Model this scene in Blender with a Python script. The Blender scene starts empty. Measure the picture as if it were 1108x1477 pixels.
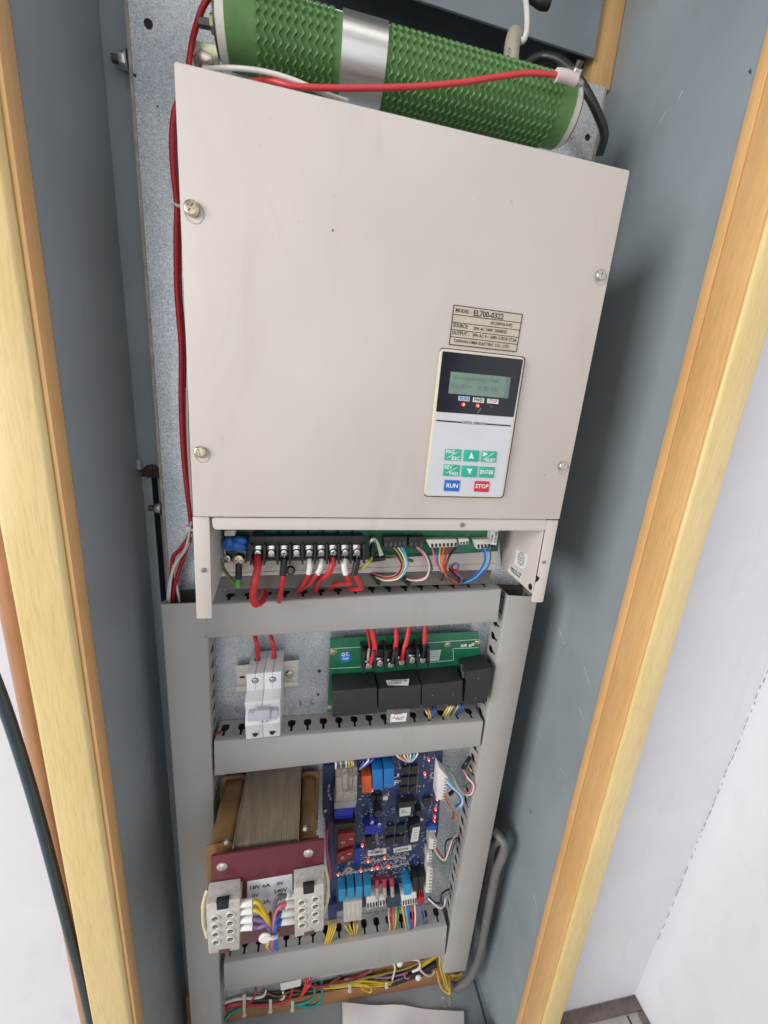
import bpy, bmesh, math, random
from mathutils import Vector, Matrix
random.seed(7)
SC = bpy.context.scene
COL = SC.collection

# ------------------------------------------------------------------ camera
F = 554.6215
RT = Vector((0.98231581, -0.17227152, 0.07333598))
DN = Vector((0.02628884, -0.26090114, -0.96500751))
FW = Vector((0.18537675, 0.94987005, -0.25175849))
EYE = Vector((0.0925667, -0.3223756, 0.0912459))
CX, CY = 554.0, 738.5
cam_d = bpy.data.cameras.new('camera')
cam_d.sensor_fit = 'VERTICAL'; cam_d.sensor_height = 36.0; cam_d.lens = F / 1477 * 36.0
cam_d.clip_start = 0.01; cam_d.clip_end = 60
cam_d.dof.use_dof = True
cam_d.dof.focus_distance = 0.42
cam_d.dof.aperture_fstop = 8.0
cam = bpy.data.objects.new('camera', cam_d)
mw = Matrix.Identity(4)
for i in range(3):
    mw[i][0] = RT[i]; mw[i][1] = -DN[i]; mw[i][2] = -FW[i]; mw[i][3] = EYE[i]
cam.matrix_world = mw
COL.objects.link(cam); SC.camera = cam

# ------------------------------------------------------------------ light
wd = bpy.data.worlds.new('World'); SC.world = wd; wd.use_nodes = True
bg = wd.node_tree.nodes['Background']
bg.inputs[0].default_value = (0.93, 0.98, 1.0, 1); bg.inputs[1].default_value = 0.16
def area(name, loc, target, sx, sy, power, col):
    l = bpy.data.lights.new(name, 'AREA'); l.shape = 'RECTANGLE'; l.size = sx; l.size_y = sy
    l.energy = power; l.color = col
    o = bpy.data.objects.new(name, l); o.location = loc
    o.rotation_euler = (Vector(target) - Vector(loc)).to_track_quat('-Z', 'Y').to_euler()
    COL.objects.link(o); return o
area('window_light', (-2.2, -1.25, 0.42), (0.15, 0.0, -0.12), 1.3, 1.7, 72, (1.0, 0.985, 0.97))
area('front_fill', (-0.25, -2.3, 0.15), (0.12, 0.0, -0.15), 1.5, 2.2, 13, (0.97, 0.985, 1.0))  # added frontal fill to lift the ducts, stands for no particular lamp
area('ceiling_light', (0.1, -1.2, 1.7), (0.15, 0.0, -0.1), 1.2, 0.6, 5, (1.0, 0.97, 0.93))
vs = SC.view_settings
vs.view_transform = 'Standard'; vs.look = 'None'; vs.gamma = 1.0; vs.exposure = 0.02; vs.use_curve_mapping = False
SC.cycles.max_bounces = 8

# ------------------------------------------------------------------ pixel -> place helpers
ZM = {'G': (460, 880, 3.693), 'M': (290, 890, 4.817), 'K': (600, 420, 4.765), 'S1': (220, 730, 3.4625), 'S2': (510, 730, 3.4625),
      'R1': (140, 0, 2.77), 'R2': (520, 0, 2.77), 'F1': (225, 740, 6.156), 'F2': (670, 740, 6.156), 'BT': (300, 1350, 2.638),
      'RD': (600, 1080, 3.72), 'L5': (0, 0, 2.954), 'L6': (100, 500, 3.69), 'B1': (450, 1070, 4.617), 'B2': (450, 1210, 4.617),
      'T': (280, 1090, 4.614), 'X': (0, 0, 1.0), 'Q': (580, 1300, 6.156)}
def ray(x, y):
    return RT * ((x - CX) / F) + DN * ((y - CY) / F) + FW
def px(z, x, y):
    a, b, s = ZM[z]; return a + x / s, b + y / s
def A(z, x, y, Y):
    d = ray(*px(z, x, y)); return EYE + d * ((Y - EYE.y) / d.y)
def AX(z, x, y, X):
    d = ray(*px(z, x, y)); return EYE + d * ((X - EYE.x) / d.x)
def AZ(z, x, y, Z):
    d = ray(*px(z, x, y)); return EYE + d * ((Z - EYE.z) / d.z)

# ------------------------------------------------------------------ materials
MATS = {}
def s2l(c):
    return tuple((v / 12.92 if v <= 0.04045 else ((v + 0.055) / 1.055) ** 2.4) for v in c)
def H(h):
    return s2l(tuple(int(h[i:i + 2], 16) / 255 for i in (0, 2, 4)))
def nd(nt, t, **kw):
    n = nt.nodes.new(t)
    for k, v in kw.items(): setattr(n, k, v)
    return n
def mat(name, col, rough=0.5, metal=0.0, var=0.07, scale=60.0, bump=0.0, bscale=400.0, spec=0.5, trans=0.0, emit=0.0, alpha=1.0, coat=0.0, stretch=None, sss=0.0):
    if name in MATS: return MATS[name]
    if isinstance(col, str): col = H(col)
    m = bpy.data.materials.new(name); m.use_nodes = True; nt = m.node_tree
    b = nt.nodes['Principled BSDF']
    b.inputs['Roughness'].default_value = rough; b.inputs['Metallic'].default_value = metal
    b.inputs['Specular IOR Level'].default_value = spec
    b.inputs['Transmission Weight'].default_value = trans
    b.inputs['Alpha'].default_value = alpha
    b.inputs['Coat Weight'].default_value = coat
    if sss:
        b.inputs['Subsurface Weight'].default_value = sss; b.inputs['Subsurface Radius'].default_value = (.004, .004, .004)
    tc = nd(nt, 'ShaderNodeTexCoord'); mp = nd(nt, 'ShaderNodeMapping')
    if stretch: mp.inputs['Scale'].default_value = stretch
    nt.links.new(tc.outputs['Object'], mp.inputs[0])
    n = nd(nt, 'ShaderNodeTexNoise'); n.inputs['Scale'].default_value = scale; n.inputs['Detail'].default_value = 5
    nt.links.new(mp.outputs[0], n.inputs['Vector'])
    r = nd(nt, 'ShaderNodeValToRGB')
    r.color_ramp.elements[0].position = 0.3; r.color_ramp.elements[1].position = 0.7
    r.color_ramp.elements[0].color = tuple(c * (1 - var) for c in col) + (1,)
    r.color_ramp.elements[1].color = tuple(min(1, c * (1 + var)) for c in col) + (1,)
    nt.links.new(n.outputs['Fac'], r.inputs[0]); nt.links.new(r.outputs[0], b.inputs['Base Color'])
    rr = nd(nt, 'ShaderNodeMapRange')
    rr.inputs['To Min'].default_value = max(0.02, rough - 0.08); rr.inputs['To Max'].default_value = min(1, rough + 0.08)
    nt.links.new(n.outputs['Fac'], rr.inputs['Value']); nt.links.new(rr.outputs[0], b.inputs['Roughness'])
    if emit:
        b.inputs['Emission Color'].default_value = tuple(col) + (1,); b.inputs['Emission Strength'].default_value = emit
    if bump:
        n2 = nd(nt, 'ShaderNodeTexNoise'); n2.inputs['Scale'].default_value = bscale; n2.inputs['Detail'].default_value = 3
        nt.links.new(mp.outputs[0], n2.inputs['Vector'])
        bp = nd(nt, 'ShaderNodeBump'); bp.inputs['Strength'].default_value = bump; bp.inputs['Distance'].default_value = 0.0006
        nt.links.new(n2.outputs['Fac'], bp.inputs['Height']); nt.links.new(bp.outputs[0], b.inputs['Normal'])
    MATS[name] = m
    return m

def galvanised():
    m = bpy.data.materials.new('galvanised'); m.use_nodes = True; nt = m.node_tree; b = nt.nodes['Principled BSDF']
    b.inputs['Metallic'].default_value = 0.6
    tc = nd(nt, 'ShaderNodeTexCoord')
    v = nd(nt, 'ShaderNodeTexVoronoi'); v.inputs['Scale'].default_value = 980; v.inputs['Randomness'].default_value = 1
    v2 = nd(nt, 'ShaderNodeTexVoronoi'); v2.inputs['Scale'].default_value = 900
    n = nd(nt, 'ShaderNodeTexNoise'); n.inputs['Scale'].default_value = 14; n.inputs['Detail'].default_value = 4
    for q in (v, v2, n): nt.links.new(tc.outputs['Object'], q.inputs['Vector'])
    s = nd(nt, 'ShaderNodeSeparateColor'); nt.links.new(v.outputs['Color'], s.inputs[0])
    r = nd(nt, 'ShaderNodeValToRGB'); r.color_ramp.elements[0].color = (.46, .50, .54, 1); r.color_ramp.elements[1].color = (.74, .78, .82, 1)
    nt.links.new(s.outputs[0], r.inputs[0])
    mx = nd(nt, 'ShaderNodeMix', data_type='RGBA', blend_type='MULTIPLY'); mx.inputs[0].default_value = 0.6
    r2 = nd(nt, 'ShaderNodeValToRGB'); r2.color_ramp.elements[0].position = .3; r2.color_ramp.elements[0].color = (.58, .61, .66, 1); r2.color_ramp.elements[1].position = .65
    nt.links.new(n.outputs['Fac'], r2.inputs[0])
    nt.links.new(r.outputs[0], mx.inputs[6]); nt.links.new(r2.outputs[0], mx.inputs[7])
    nt.links.new(mx.outputs[2], b.inputs['Base Color'])
    mr = nd(nt, 'ShaderNodeMapRange'); mr.inputs['To Min'].default_value = .24; mr.inputs['To Max'].default_value = .44
    nt.links.new(s.outputs[1], mr.inputs['Value']); nt.links.new(mr.outputs[0], b.inputs['Roughness'])
    bp = nd(nt, 'ShaderNodeBump'); bp.inputs['Strength'].default_value = .22; bp.inputs['Distance'].default_value = .0005
    nt.links.new(s.outputs[2], bp.inputs['Height']); nt.links.new(bp.outputs[0], b.inputs['Normal'])
    return m
GALV = galvanised()

def painted(name, col, rough, dirt=(.5, .45, .4), dirtamt=.25, var=.05, bump=.05):
    """powder-coated sheet: even paint, faint mottling, a few soft smudges and specks with shapes of their own"""
    if isinstance(col, str): col = H(col)
    m = bpy.data.materials.new(name); m.use_nodes = True; nt = m.node_tree; b = nt.nodes['Principled BSDF']
    tc = nd(nt, 'ShaderNodeTexCoord')
    n = nd(nt, 'ShaderNodeTexNoise'); n.inputs['Scale'].default_value = 9; n.inputs['Detail'].default_value = 6
    sp = nd(nt, 'ShaderNodeTexNoise'); sp.inputs['Scale'].default_value = 130; sp.inputs['Detail'].default_value = 2
    fi = nd(nt, 'ShaderNodeTexNoise'); fi.inputs['Scale'].default_value = 900; fi.inputs['Detail'].default_value = 2
    for q in (n, sp, fi): nt.links.new(tc.outputs['Object'], q.inputs['Vector'])
    r = nd(nt, 'ShaderNodeValToRGB'); r.color_ramp.elements[0].position = .3; r.color_ramp.elements[1].position = .7
    r.color_ramp.elements[0].color = tuple(c * (1 - var) for c in col) + (1,); r.color_ramp.elements[1].color = tuple(min(1, c * (1 + var)) for c in col) + (1,)
    nt.links.new(n.outputs['Fac'], r.inputs[0])
    r2 = nd(nt, 'ShaderNodeValToRGB'); r2.color_ramp.elements[0].position = .755; r2.color_ramp.elements[1].position = .79
    r2.color_ramp.elements[0].color = (0, 0, 0, 1); r2.color_ramp.elements[1].color = (dirtamt,) * 3 + (1,)
    nt.links.new(sp.outputs['Fac'], r2.inputs[0])
    mx = nd(nt, 'ShaderNodeMix', data_type='RGBA'); mx.inputs[7].default_value = tuple(c * d for c, d in zip(col, dirt)) + (1,)
    sm = nd(nt, 'ShaderNodeTexNoise'); sm.inputs['Scale'].default_value = 23; sm.inputs['Detail'].default_value = 8; sm.inputs['Distortion'].default_value = 1.2
    mpz = nd(nt, 'ShaderNodeMapping'); mpz.inputs['Scale'].default_value = (1, 1, .35); mpz.inputs['Location'].default_value = (3.1, 1.7, 5.3)
    nt.links.new(tc.outputs['Object'], mpz.inputs[0]); nt.links.new(mpz.outputs[0], sm.inputs['Vector'])
    r3 = nd(nt, 'ShaderNodeValToRGB'); r3.color_ramp.elements[0].position = .56; r3.color_ramp.elements[1].position = .74
    r3.color_ramp.elements[0].color = (1, 1, 1, 1); r3.color_ramp.elements[1].color = (.95, .94, .925, 1)
    nt.links.new(sm.outputs['Fac'], r3.inputs[0])
    mu = nd(nt, 'ShaderNodeMix', data_type='RGBA', blend_type='MULTIPLY'); mu.inputs[0].default_value = 1
    nt.links.new(r2.outputs[0], mx.inputs[0]); nt.links.new(r.outputs[0], mx.inputs[6]); nt.links.new(mx.outputs[2], mu.inputs[6]); nt.links.new(r3.outputs[0], mu.inputs[7])
    nt.links.new(mu.outputs[2], b.inputs['Base Color'])
    rg = nd(nt, 'ShaderNodeMapRange'); rg.inputs['From Min'].default_value = .35; rg.inputs['From Max'].default_value = .7
    rg.inputs['To Min'].default_value = rough - .07; rg.inputs['To Max'].default_value = rough + .1
    nt.links.new(sm.outputs['Fac'], rg.inputs['Value']); nt.links.new(rg.outputs[0], b.inputs['Roughness'])
    bp = nd(nt, 'ShaderNodeBump'); bp.inputs['Strength'].default_value = bump; bp.inputs['Distance'].default_value = .0004
    nt.links.new(fi.outputs['Fac'], bp.inputs['Height']); nt.links.new(bp.outputs[0], b.inputs['Normal'])
    MATS[name] = m
    return m

def wood(name, c1, c2, rough=.42, scale=1.0):
    m = bpy.data.materials.new(name); m.use_nodes = True; nt = m.node_tree; b = nt.nodes['Principled BSDF']
    tc = nd(nt, 'ShaderNodeTexCoord'); mp = nd(nt, 'ShaderNodeMapping'); mp.inputs['Scale'].default_value = (1, 1, .05)
    nt.links.new(tc.outputs['Object'], mp.inputs[0])
    n = nd(nt, 'ShaderNodeTexNoise'); n.inputs['Scale'].default_value = 110 * scale; n.inputs['Detail'].default_value = 7; n.inputs['Distortion'].default_value = .6
    n2 = nd(nt, 'ShaderNodeTexNoise'); n2.inputs['Scale'].default_value = 900 * scale; n2.inputs['Detail'].default_value = 2
    n3 = nd(nt, 'ShaderNodeTexNoise'); n3.inputs['Scale'].default_value = 7; n3.inputs['Detail'].default_value = 3
    nt.links.new(mp.outputs[0], n.inputs['Vector']); nt.links.new(mp.outputs[0], n2.inputs['Vector']); nt.links.new(tc.outputs['Object'], n3.inputs['Vector'])
    r = nd(nt, 'ShaderNodeValToRGB'); r.color_ramp.elements[0].position = .3; r.color_ramp.elements[1].position = .68
    r.color_ramp.elements[0].color = tuple(c1) + (1,); r.color_ramp.elements[1].color = tuple(c2) + (1,)
    ad = nd(nt, 'ShaderNodeMath', operation='MULTIPLY_ADD'); ad.inputs[1].default_value = .6; nt.links.new(n3.outputs['Fac'], ad.inputs[0])
    sc_ = nd(nt, 'ShaderNodeMath', operation='MULTIPLY'); sc_.inputs[1].default_value = .4; nt.links.new(n.outputs['Fac'], sc_.inputs[0])
    nt.links.new(sc_.outputs[0], ad.inputs[2]); nt.links.new(ad.outputs[0], r.inputs[0])
    mx = nd(nt, 'ShaderNodeMix', data_type='RGBA', blend_type='MULTIPLY'); mx.inputs[0].default_value = .24
    r2 = nd(nt, 'ShaderNodeValToRGB'); r2.color_ramp.elements[0].position = .36; r2.color_ramp.elements[0].color = (.55, .5, .45, 1); r2.color_ramp.elements[1].position = .5
    nt.links.new(n2.outputs['Fac'], r2.inputs[0]); nt.links.new(r.outputs[0], mx.inputs[6]); nt.links.new(r2.outputs[0], mx.inputs[7])
    nt.links.new(mx.outputs[2], b.inputs['Base Color']); b.inputs['Roughness'].default_value = rough
    b.inputs['Coat Weight'].default_value = .25; b.inputs['Coat Roughness'].default_value = .3
    bp = nd(nt, 'ShaderNodeBump'); bp.inputs['Strength'].default_value = .12; bp.inputs['Distance'].default_value = .0003
    nt.links.new(n2.outputs['Fac'], bp.inputs['Height']); nt.links.new(bp.outputs[0], b.inputs['Normal'])
    MATS[name] = m
    return m

COVER = painted('cover_paint', (.57, .525, .485), .42, var=.045, dirtamt=.22)
BLUEGREY = painted('blue_grey_paint', (.275, .318, .345), .36, dirt=(1.5, 1.5, 1.5), dirtamt=.25, var=.10)
BLUEGREY2 = BLUEGREY
DUCT = painted('grey_pvc', (.375, .362, .35), .4, dirt=(1.5, 1.5, 1.5), dirtamt=.12, var=.04)
WALL = painted('white_wall_paint', (.73, .73, .775), .75, dirt=(.75, .73, .7), dirtamt=.3, var=.03, bump=.3)
WOODF = wood('pale_wood', (.68, .50, .20), (.77, .61, .29))
WOODI = wood('orange_wood', (.66, .37, .14), (.78, .48, .21))
WOODB = wood('brown_wood', (.34, .145, .05), (.50, .235, .09))
def M(n, *a, **k): return mat(n, *a, **k)
BLK = M('black_plastic', (.016, .016, .018), .42)
BLK2 = M('black_resin', (.022, .022, .025), .5, bump=.15)
WHT = M('white_plastic', (.74, .73, .70), .42)
NYL = M('nylon', (.66, .64, .58), .38, sss=.3, var=.1)
NYLY = M('yellowed_nylon', (.62, .56, .36), .38, sss=.3, var=.1)
CHROME = M('nickel', (.68, .67, .64), .24, 1.0, var=.15, scale=500)
STEEL = M('zinc_screw', (.60, .60, .56), .3, 1.0, var=.2, scale=600)
BRASS = M('passivated_screw', (.62, .55, .40), .3, 1.0, var=.25, scale=600)
DARKSTEEL = M('dark_steel', (.12, .12, .11), .4, .9, var=.3, scale=500)
ALU = M('aluminium_band', (.70, .69, .67), .36, 1.0, var=.08, scale=200, stretch=(.2, 3, 3))
RED = M('red_wire', (.52, .022, .028), .38, var=.1)
DRED = M('dark_red_wire', (.33, .015, .03), .4, var=.1)
WHW = M('white_wire', (.70, .67, .62), .42)
BKW = M('black_wire', (.014, .015, .017), .42)
YEW = M('yellow_wire', (.62, .42, .02), .4)
BLW = M('blue_wire', (.02, .10, .42), .4)
LBW = M('light_blue_wire', (.10, .42, .62), .4)
PUW = M('purple_wire', (.18, .11, .28), .42)
GRW = M('green_wire', (.02, .22, .10), .4)
TEW = M('teal_wire', (.01, .22, .19), .4)
ORW = M('orange_wire', (.62, .17, .03), .4)
BRW = M('brown_wire', (.16, .06, .03), .42)
PKW = M('pink_wire', (.66, .13, .18), .42)
GYW = M('grey_wire', (.09, .09, .10), .42)
YGW = M('yellow_green_wire', (.07, .12, .02), .42, var=.5, scale=70, stretch=(1, 1, 2))
GREENBD = M('green_solder_mask', (.008, .135, .06), .35, var=.18, scale=90, coat=.3)
GREENDK = M('dark_green_solder_mask', (.006, .075, .05), .38, var=.25, scale=120, coat=.3)
BLUEBD = M('blue_solder_mask', (.010, .029, .105), .36, var=.25, scale=110, coat=.3)
SILK = M('white_silkscreen', (.62, .65, .70), .55)
GREENENAMEL = M('green_enamel', (.095, .215, .065), .55, var=.16, scale=60, bump=.25, bscale=900)
CERAMIC = M('ceramic', (.66, .63, .57), .5)
AMBER = M('amber_bobbin', (.20, .11, .045), .34, var=.22, scale=50)
LAMIN = M('transformer_steel', (.27, .222, .16), .5, .25, var=.16, scale=60, stretch=(3, .5, 1), bump=.2, bscale=260)
MAROON = M('maroon_plate', (.115, .017, .027), .33, var=.12, scale=40, coat=.2)
GREYFELT = M('grey_block_top', (.33, .315, .305), .7, var=.14, scale=260, bump=.3)
BLUEREL = M('blue_relay', (.012, .16, .46), .38)
BLUEREL2 = M('pale_blue_relay', (.02, .28, .55), .36)
ROYAL = M('royal_blue_plastic', (.02, .03, .42), .4)
ORANGE = M('orange_relay', (.62, .11, .02), .4)
CLEAR = M('clear_plastic', (.62, .60, .57), .12, trans=.82, var=.03, spec=.5)
LEDON = M('red_led_lit', (1.0, .03, .02), .3, emit=3.2)
LEDHOT = M('red_led_core', (1.0, .32, .25), .3, emit=5.5)
LEDOFF = M('led_off', (.10, .08, .08), .25)
ROCKER = M('red_rocker', (.25, .022, .018), .42)
PAPER = M('paper', (.78, .77, .80), .8, var=.03)
HOSE = M('grey_hose', (.15, .15, .15), .45, var=.12)
STICK = M('white_sticker', (.72, .72, .70), .55, var=.04)
INK = M('black_ink', (.025, .024, .024), .6)
MEMB = M('grey_membrane', (.60, .60, .64), .4, var=.02)
SCRBLK = M('black_window', (.012, .013, .022), .16, var=.1)
LCD = M('lcd', (.17, .255, .205), .25, var=.06)
LCDINK = M('lcd_ink', (.135, .21, .165), .4)
TEALBTN = M('teal_button', (.02, .42, .29), .4)
BLUEBTN = M('blue_button', (.01, .13, .50), .4)
REDBTN = M('red_button', (.60, .02, .045), .4)
CREAM = M('cream_bezel', (.64, .59, .47), .42)
TILE = M('floor_tile', (.40, .385, .36), .35, var=.2, scale=25)
TILEDK = M('dark_floor_border', (.15, .115, .105), .5, var=.3, scale=60)
GROUT = M('grout', (.06, .055, .05), .8)
CAVITY = M('cavity_shade', (.012, .012, .013), .8)  # near-black colour that paints the shade inside holes and notches
BRCABLE = M('navy_cable', (.035, .058, .075), .33, var=.1)
BEIGECABLE = M('beige_cable', (.40, .36, .29), .5)
RUST = M('rust', (.045, .022, .015), .85, var=.5, scale=220, bump=.5)
EDGE = M('plate_edge', (.36, .33, .29), .45, .6, var=.25, scale=120)

# ------------------------------------------------------------------ mesh builder
ORG = {}
class MB:
    def __init__(s): s.v = []; s.f = []
    def add(s, vs, fs):
        o = len(s.v); s.v += [Vector(v) for v in vs]; s.f += [tuple(i + o for i in f) for f in fs]; return s
    def prism(s, poly, ext):
        """polygon (seen from the camera clockwise or not) extruded along vector ext"""
        n = len(poly); ext = Vector(ext)
        vs = [Vector(p) for p in poly] + [Vector(p) + ext for p in poly]
        fs = [tuple(range(n)), tuple(range(2 * n - 1, n - 1, -1))] + [(i, i + n, (i + 1) % n + n, (i + 1) % n) for i in range(n)]
        return s.add(vs, fs)
    def box(s, a, b):
        x0, y0, z0 = a; x1, y1, z1 = b
        return s.prism([(x0, y0, z0), (x1, y0, z0), (x1, y0, z1), (x0, y0, z1)], (0, y1 - y0, 0))
    def cyl(s, p0, p1, r0, r1=None, n=14):
        p0 = Vector(p0); p1 = Vector(p1); r1 = r0 if r1 is None else r1
        return s.lathe(p0, p1 - p0, [(0, 0), (r0, 0), (r1, (p1 - p0).length), (0, (p1 - p0).length)], n)
    def lathe(s, o, axis, prof, n=16):
        """prof: list of (radius, height)"""
        o = Vector(o); ax = Vector(axis).normalized()
        u = ax.orthogonal().normalized(); w = ax.cross(u)
        vs = []; rings = []
        for r, h in prof:
            if r < 1e-9: rings.append([len(vs)]); vs.append(o + ax * h)
            else:
                rings.append(list(range(len(vs), len(vs) + n)))
                vs += [o + ax * h + (u * math.cos(2 * math.pi * k / n) + w * math.sin(2 * math.pi * k / n)) * r for k in range(n)]
        fs = []
        for a, b in zip(rings, rings[1:]):
            if len(a) == 1 and len(b) == 1: continue
            for k in range(n):
                k2 = (k + 1) % n
                if len(a) == 1: fs.append((a[0], b[k2], b[k]))
                elif len(b) == 1: fs.append((a[k], a[k2], b[0]))
                else: fs.append((a[k], a[k2], b[k2], b[k]))
        return s.add(vs, fs)
    def tube(s, pts, r, n=9, sub=6, closed=False, rr=None):
        P = spline([Vector(p) for p in pts], sub) if sub > 1 and len(pts) > 2 else [Vector(p) for p in pts]
        T = [(P[min(i + 1, len(P) - 1)] - P[max(i - 1, 0)]).normalized() for i in range(len(P))]
        u = T[0].orthogonal().normalized(); vs = []; fs = []
        for i, p in enumerate(P):
            u = (u - T[i] * u.dot(T[i])).normalized(); w = T[i].cross(u)
            rad = r if rr is None else rr(i / (len(P) - 1))
            vs += [p + (u * math.cos(2 * math.pi * k / n) + w * math.sin(2 * math.pi * k / n)) * rad for k in range(n)]
        m = len(P)
        for i in range(m - 1):
            for k in range(n):
                k2 = (k + 1) % n; fs.append((i * n + k, i * n + k2, (i + 1) * n + k2, (i + 1) * n + k))
        fs.append(tuple(range(n - 1, -1, -1))); fs.append(tuple(range((m - 1) * n, m * n)))
        return s.add(vs, fs)
    def build(s, name, m, parent=None, bevel=0.0, seg=2, smooth=35, label=None, mesh_only=False):
        if parent is not None: org = ORG[parent.name]
        else:
            org = Vector((sum(v.x for v in s.v), sum(v.y for v in s.v), 0)) / max(1, len(s.v)); org.z = min(v.z for v in s.v)
        bm = bmesh.new()
        bv = [bm.verts.new(v - org) for v in s.v]
        for f in s.f:
            try: bm.faces.new([bv[i] for i in f])
            except ValueError: pass
        bmesh.ops.recalc_face_normals(bm, faces=bm.faces)
        if bevel > 0:
            es = [e for e in bm.edges if len(e.link_faces) == 2 and e.calc_face_angle(0) > .5]
            bmesh.ops.bevel(bm, geom=es, offset=bevel, segments=seg, profile=.5, affect='EDGES', clamp_overlap=True)
        me = bpy.data.meshes.new(name); bm.to_mesh(me); bm.free()
        me.materials.append(m)
        if smooth:
            me.shade_smooth(); me.set_sharp_from_angle(angle=math.radians(smooth))
        o = bpy.data.objects.new(name, me); COL.objects.link(o)
        if parent is not None: o.parent = parent
        else: o.location = org
        ORG[o.name] = org
        if label: o['label'] = label
        return o
def spline(P, sub):
    Q = [P[0] * 2 - P[1]] + P + [P[-1] * 2 - P[-2]]; out = []
    for i in range(1, len(Q) - 2):
        a, b, c, d = Q[i - 1], Q[i], Q[i + 1], Q[i + 2]
        for k in range(sub):
            t = k / sub
            out.append(.5 * ((2 * b) + (c - a) * t + (2 * a - 5 * b + 4 * c - d) * t * t + (3 * b - a - 3 * c + d) * t ** 3))
    out.append(P[-1]); return out
def thing(name, label, cat, org, group=None):
    o = bpy.data.objects.new(name, None); o.empty_display_size = .01; COL.objects.link(o); o.location = Vector(org)
    ORG[o.name] = Vector(org); o['label'] = label; o['category'] = cat
    if group: o['group'] = group
    return o
def tag(o, label, cat, group=None):
    o['label'] = label; o['category'] = cat
    if group: o['group'] = group
    return o
def structure(o, label=None):
    o['kind'] = 'structure'
    if label: o['label'] = label
    return o
def place(name, me, m, pos, parent, scale=1.0, rot=None):
    """an object that shares mesh data, at a world position"""
    o = bpy.data.objects.new(name, me); COL.objects.link(o)
    if parent is not None: o.parent = parent; o.location = Vector(pos) - ORG[parent.name]
    else: o.location = pos
    ORG[o.name] = ORG[parent.name] if parent is not None else Vector(pos)
    o.scale = (scale,) * 3
    if rot is not None: o.rotation_euler = rot
    if m is not None:
        o.material_slots[0].link = 'OBJECT'; o.material_slots[0].material = m
    return o
def quad(z, pts, Y): return [A(z, x, y, Y) for x, y in pts]
def qbox(name, z, pts, Yf, Yb, m, parent, bevel=.0004, label=None):
    return MB().prism(quad(z, pts, Yf), (0, Yb - Yf, 0)).build(name, m, parent, bevel, label=label)
def rounded(pts, r, n=4):
    """round the corners of a polygon"""
    out = []; N = len(pts); pts = [Vector(p) for p in pts]
    for i in range(N):
        p = pts[i]; a = (pts[i - 1] - p); b = (pts[(i + 1) % N] - p)
        ra = min(r, a.length * .45, b.length * .45); s = p + a.normalized() * ra; e = p + b.normalized() * ra
        for k in range(n + 1):
            t = k / n; out.append((1 - t) ** 2 * s + 2 * t * (1 - t) * p + t * t * e)
    return out
# screw heads facing -Y, radius 1
def head_mesh(name, kind):
    bm = bmesh.new(); n = 24
    if kind == 'cross':
        w, l = .13, .55
        cr = [(w, w), (w, l), (-w, l), (-w, w), (-l, w), (-l, -w), (-w, -w), (-w, -l), (w, -l), (w, -w), (l, -w), (l, w)]
        a = .5; cr = [(x * math.cos(a) - y * math.sin(a), x * math.sin(a) + y * math.cos(a)) for x, y in cr]
    else:
        w, l = .11, .72; a = .6
        cr = [(l, w), (-l, w), (-l, -w), (l, -w)]
        cr = [(x * math.cos(a) - y * math.sin(a), x * math.sin(a) + y * math.cos(a)) for x, y in cr]
    ring = lambda r, y: [bm.verts.new((r * math.cos(2 * math.pi * k / n), y, r * math.sin(2 * math.pi * k / n))) for k in range(n)]
    r0 = ring(1, 0); r1 = ring(1, -.25); r2 = ring(.9, -.42); r3 = ring(.74, -.5)
    c0 = [bm.verts.new((x, -.5, z)) for x, z in cr]; c1 = [bm.verts.new((x * .8, -.22, z * .8)) for x, z in cr]
    for p, q in ((r0, r1), (r1, r2), (r2, r3)):
        for k in range(n): bm.faces.new((p[k], p[(k + 1) % n], q[(k + 1) % n], q[k]))
    es = []
    for L in (r3, c0):
        for k in range(len(L)):
            e = bm.edges.get((L[k], L[(k + 1) % len(L)])) or bm.edges.new((L[k], L[(k + 1) % len(L)])); es.append(e)
    bmesh.ops.triangle_fill(bm, use_beauty=True, edges=es)
    for k in range(len(c0)): bm.faces.new((c0[k], c0[(k + 1) % len(c0)], c1[(k + 1) % len(c1)], c1[k]))
    bm.faces.new(c1)
    bmesh.ops.recalc_face_normals(bm, faces=bm.faces)
    me = bpy.data.meshes.new(name); bm.to_mesh(me); bm.free(); me.materials.append(STEEL)
    me.shade_smooth(); me.set_sharp_from_angle(angle=math.radians(40))
    return me
CROSS = head_mesh('screw_head', 'cross'); SLOT = head_mesh('slotted_screw_head', 'slot')
def screw(pos, r, parent, m=STEEL, me=CROSS, name='screw', spin=0.0):
    return place(name, me, m, pos, parent, r, (0, spin, 0))
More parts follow.
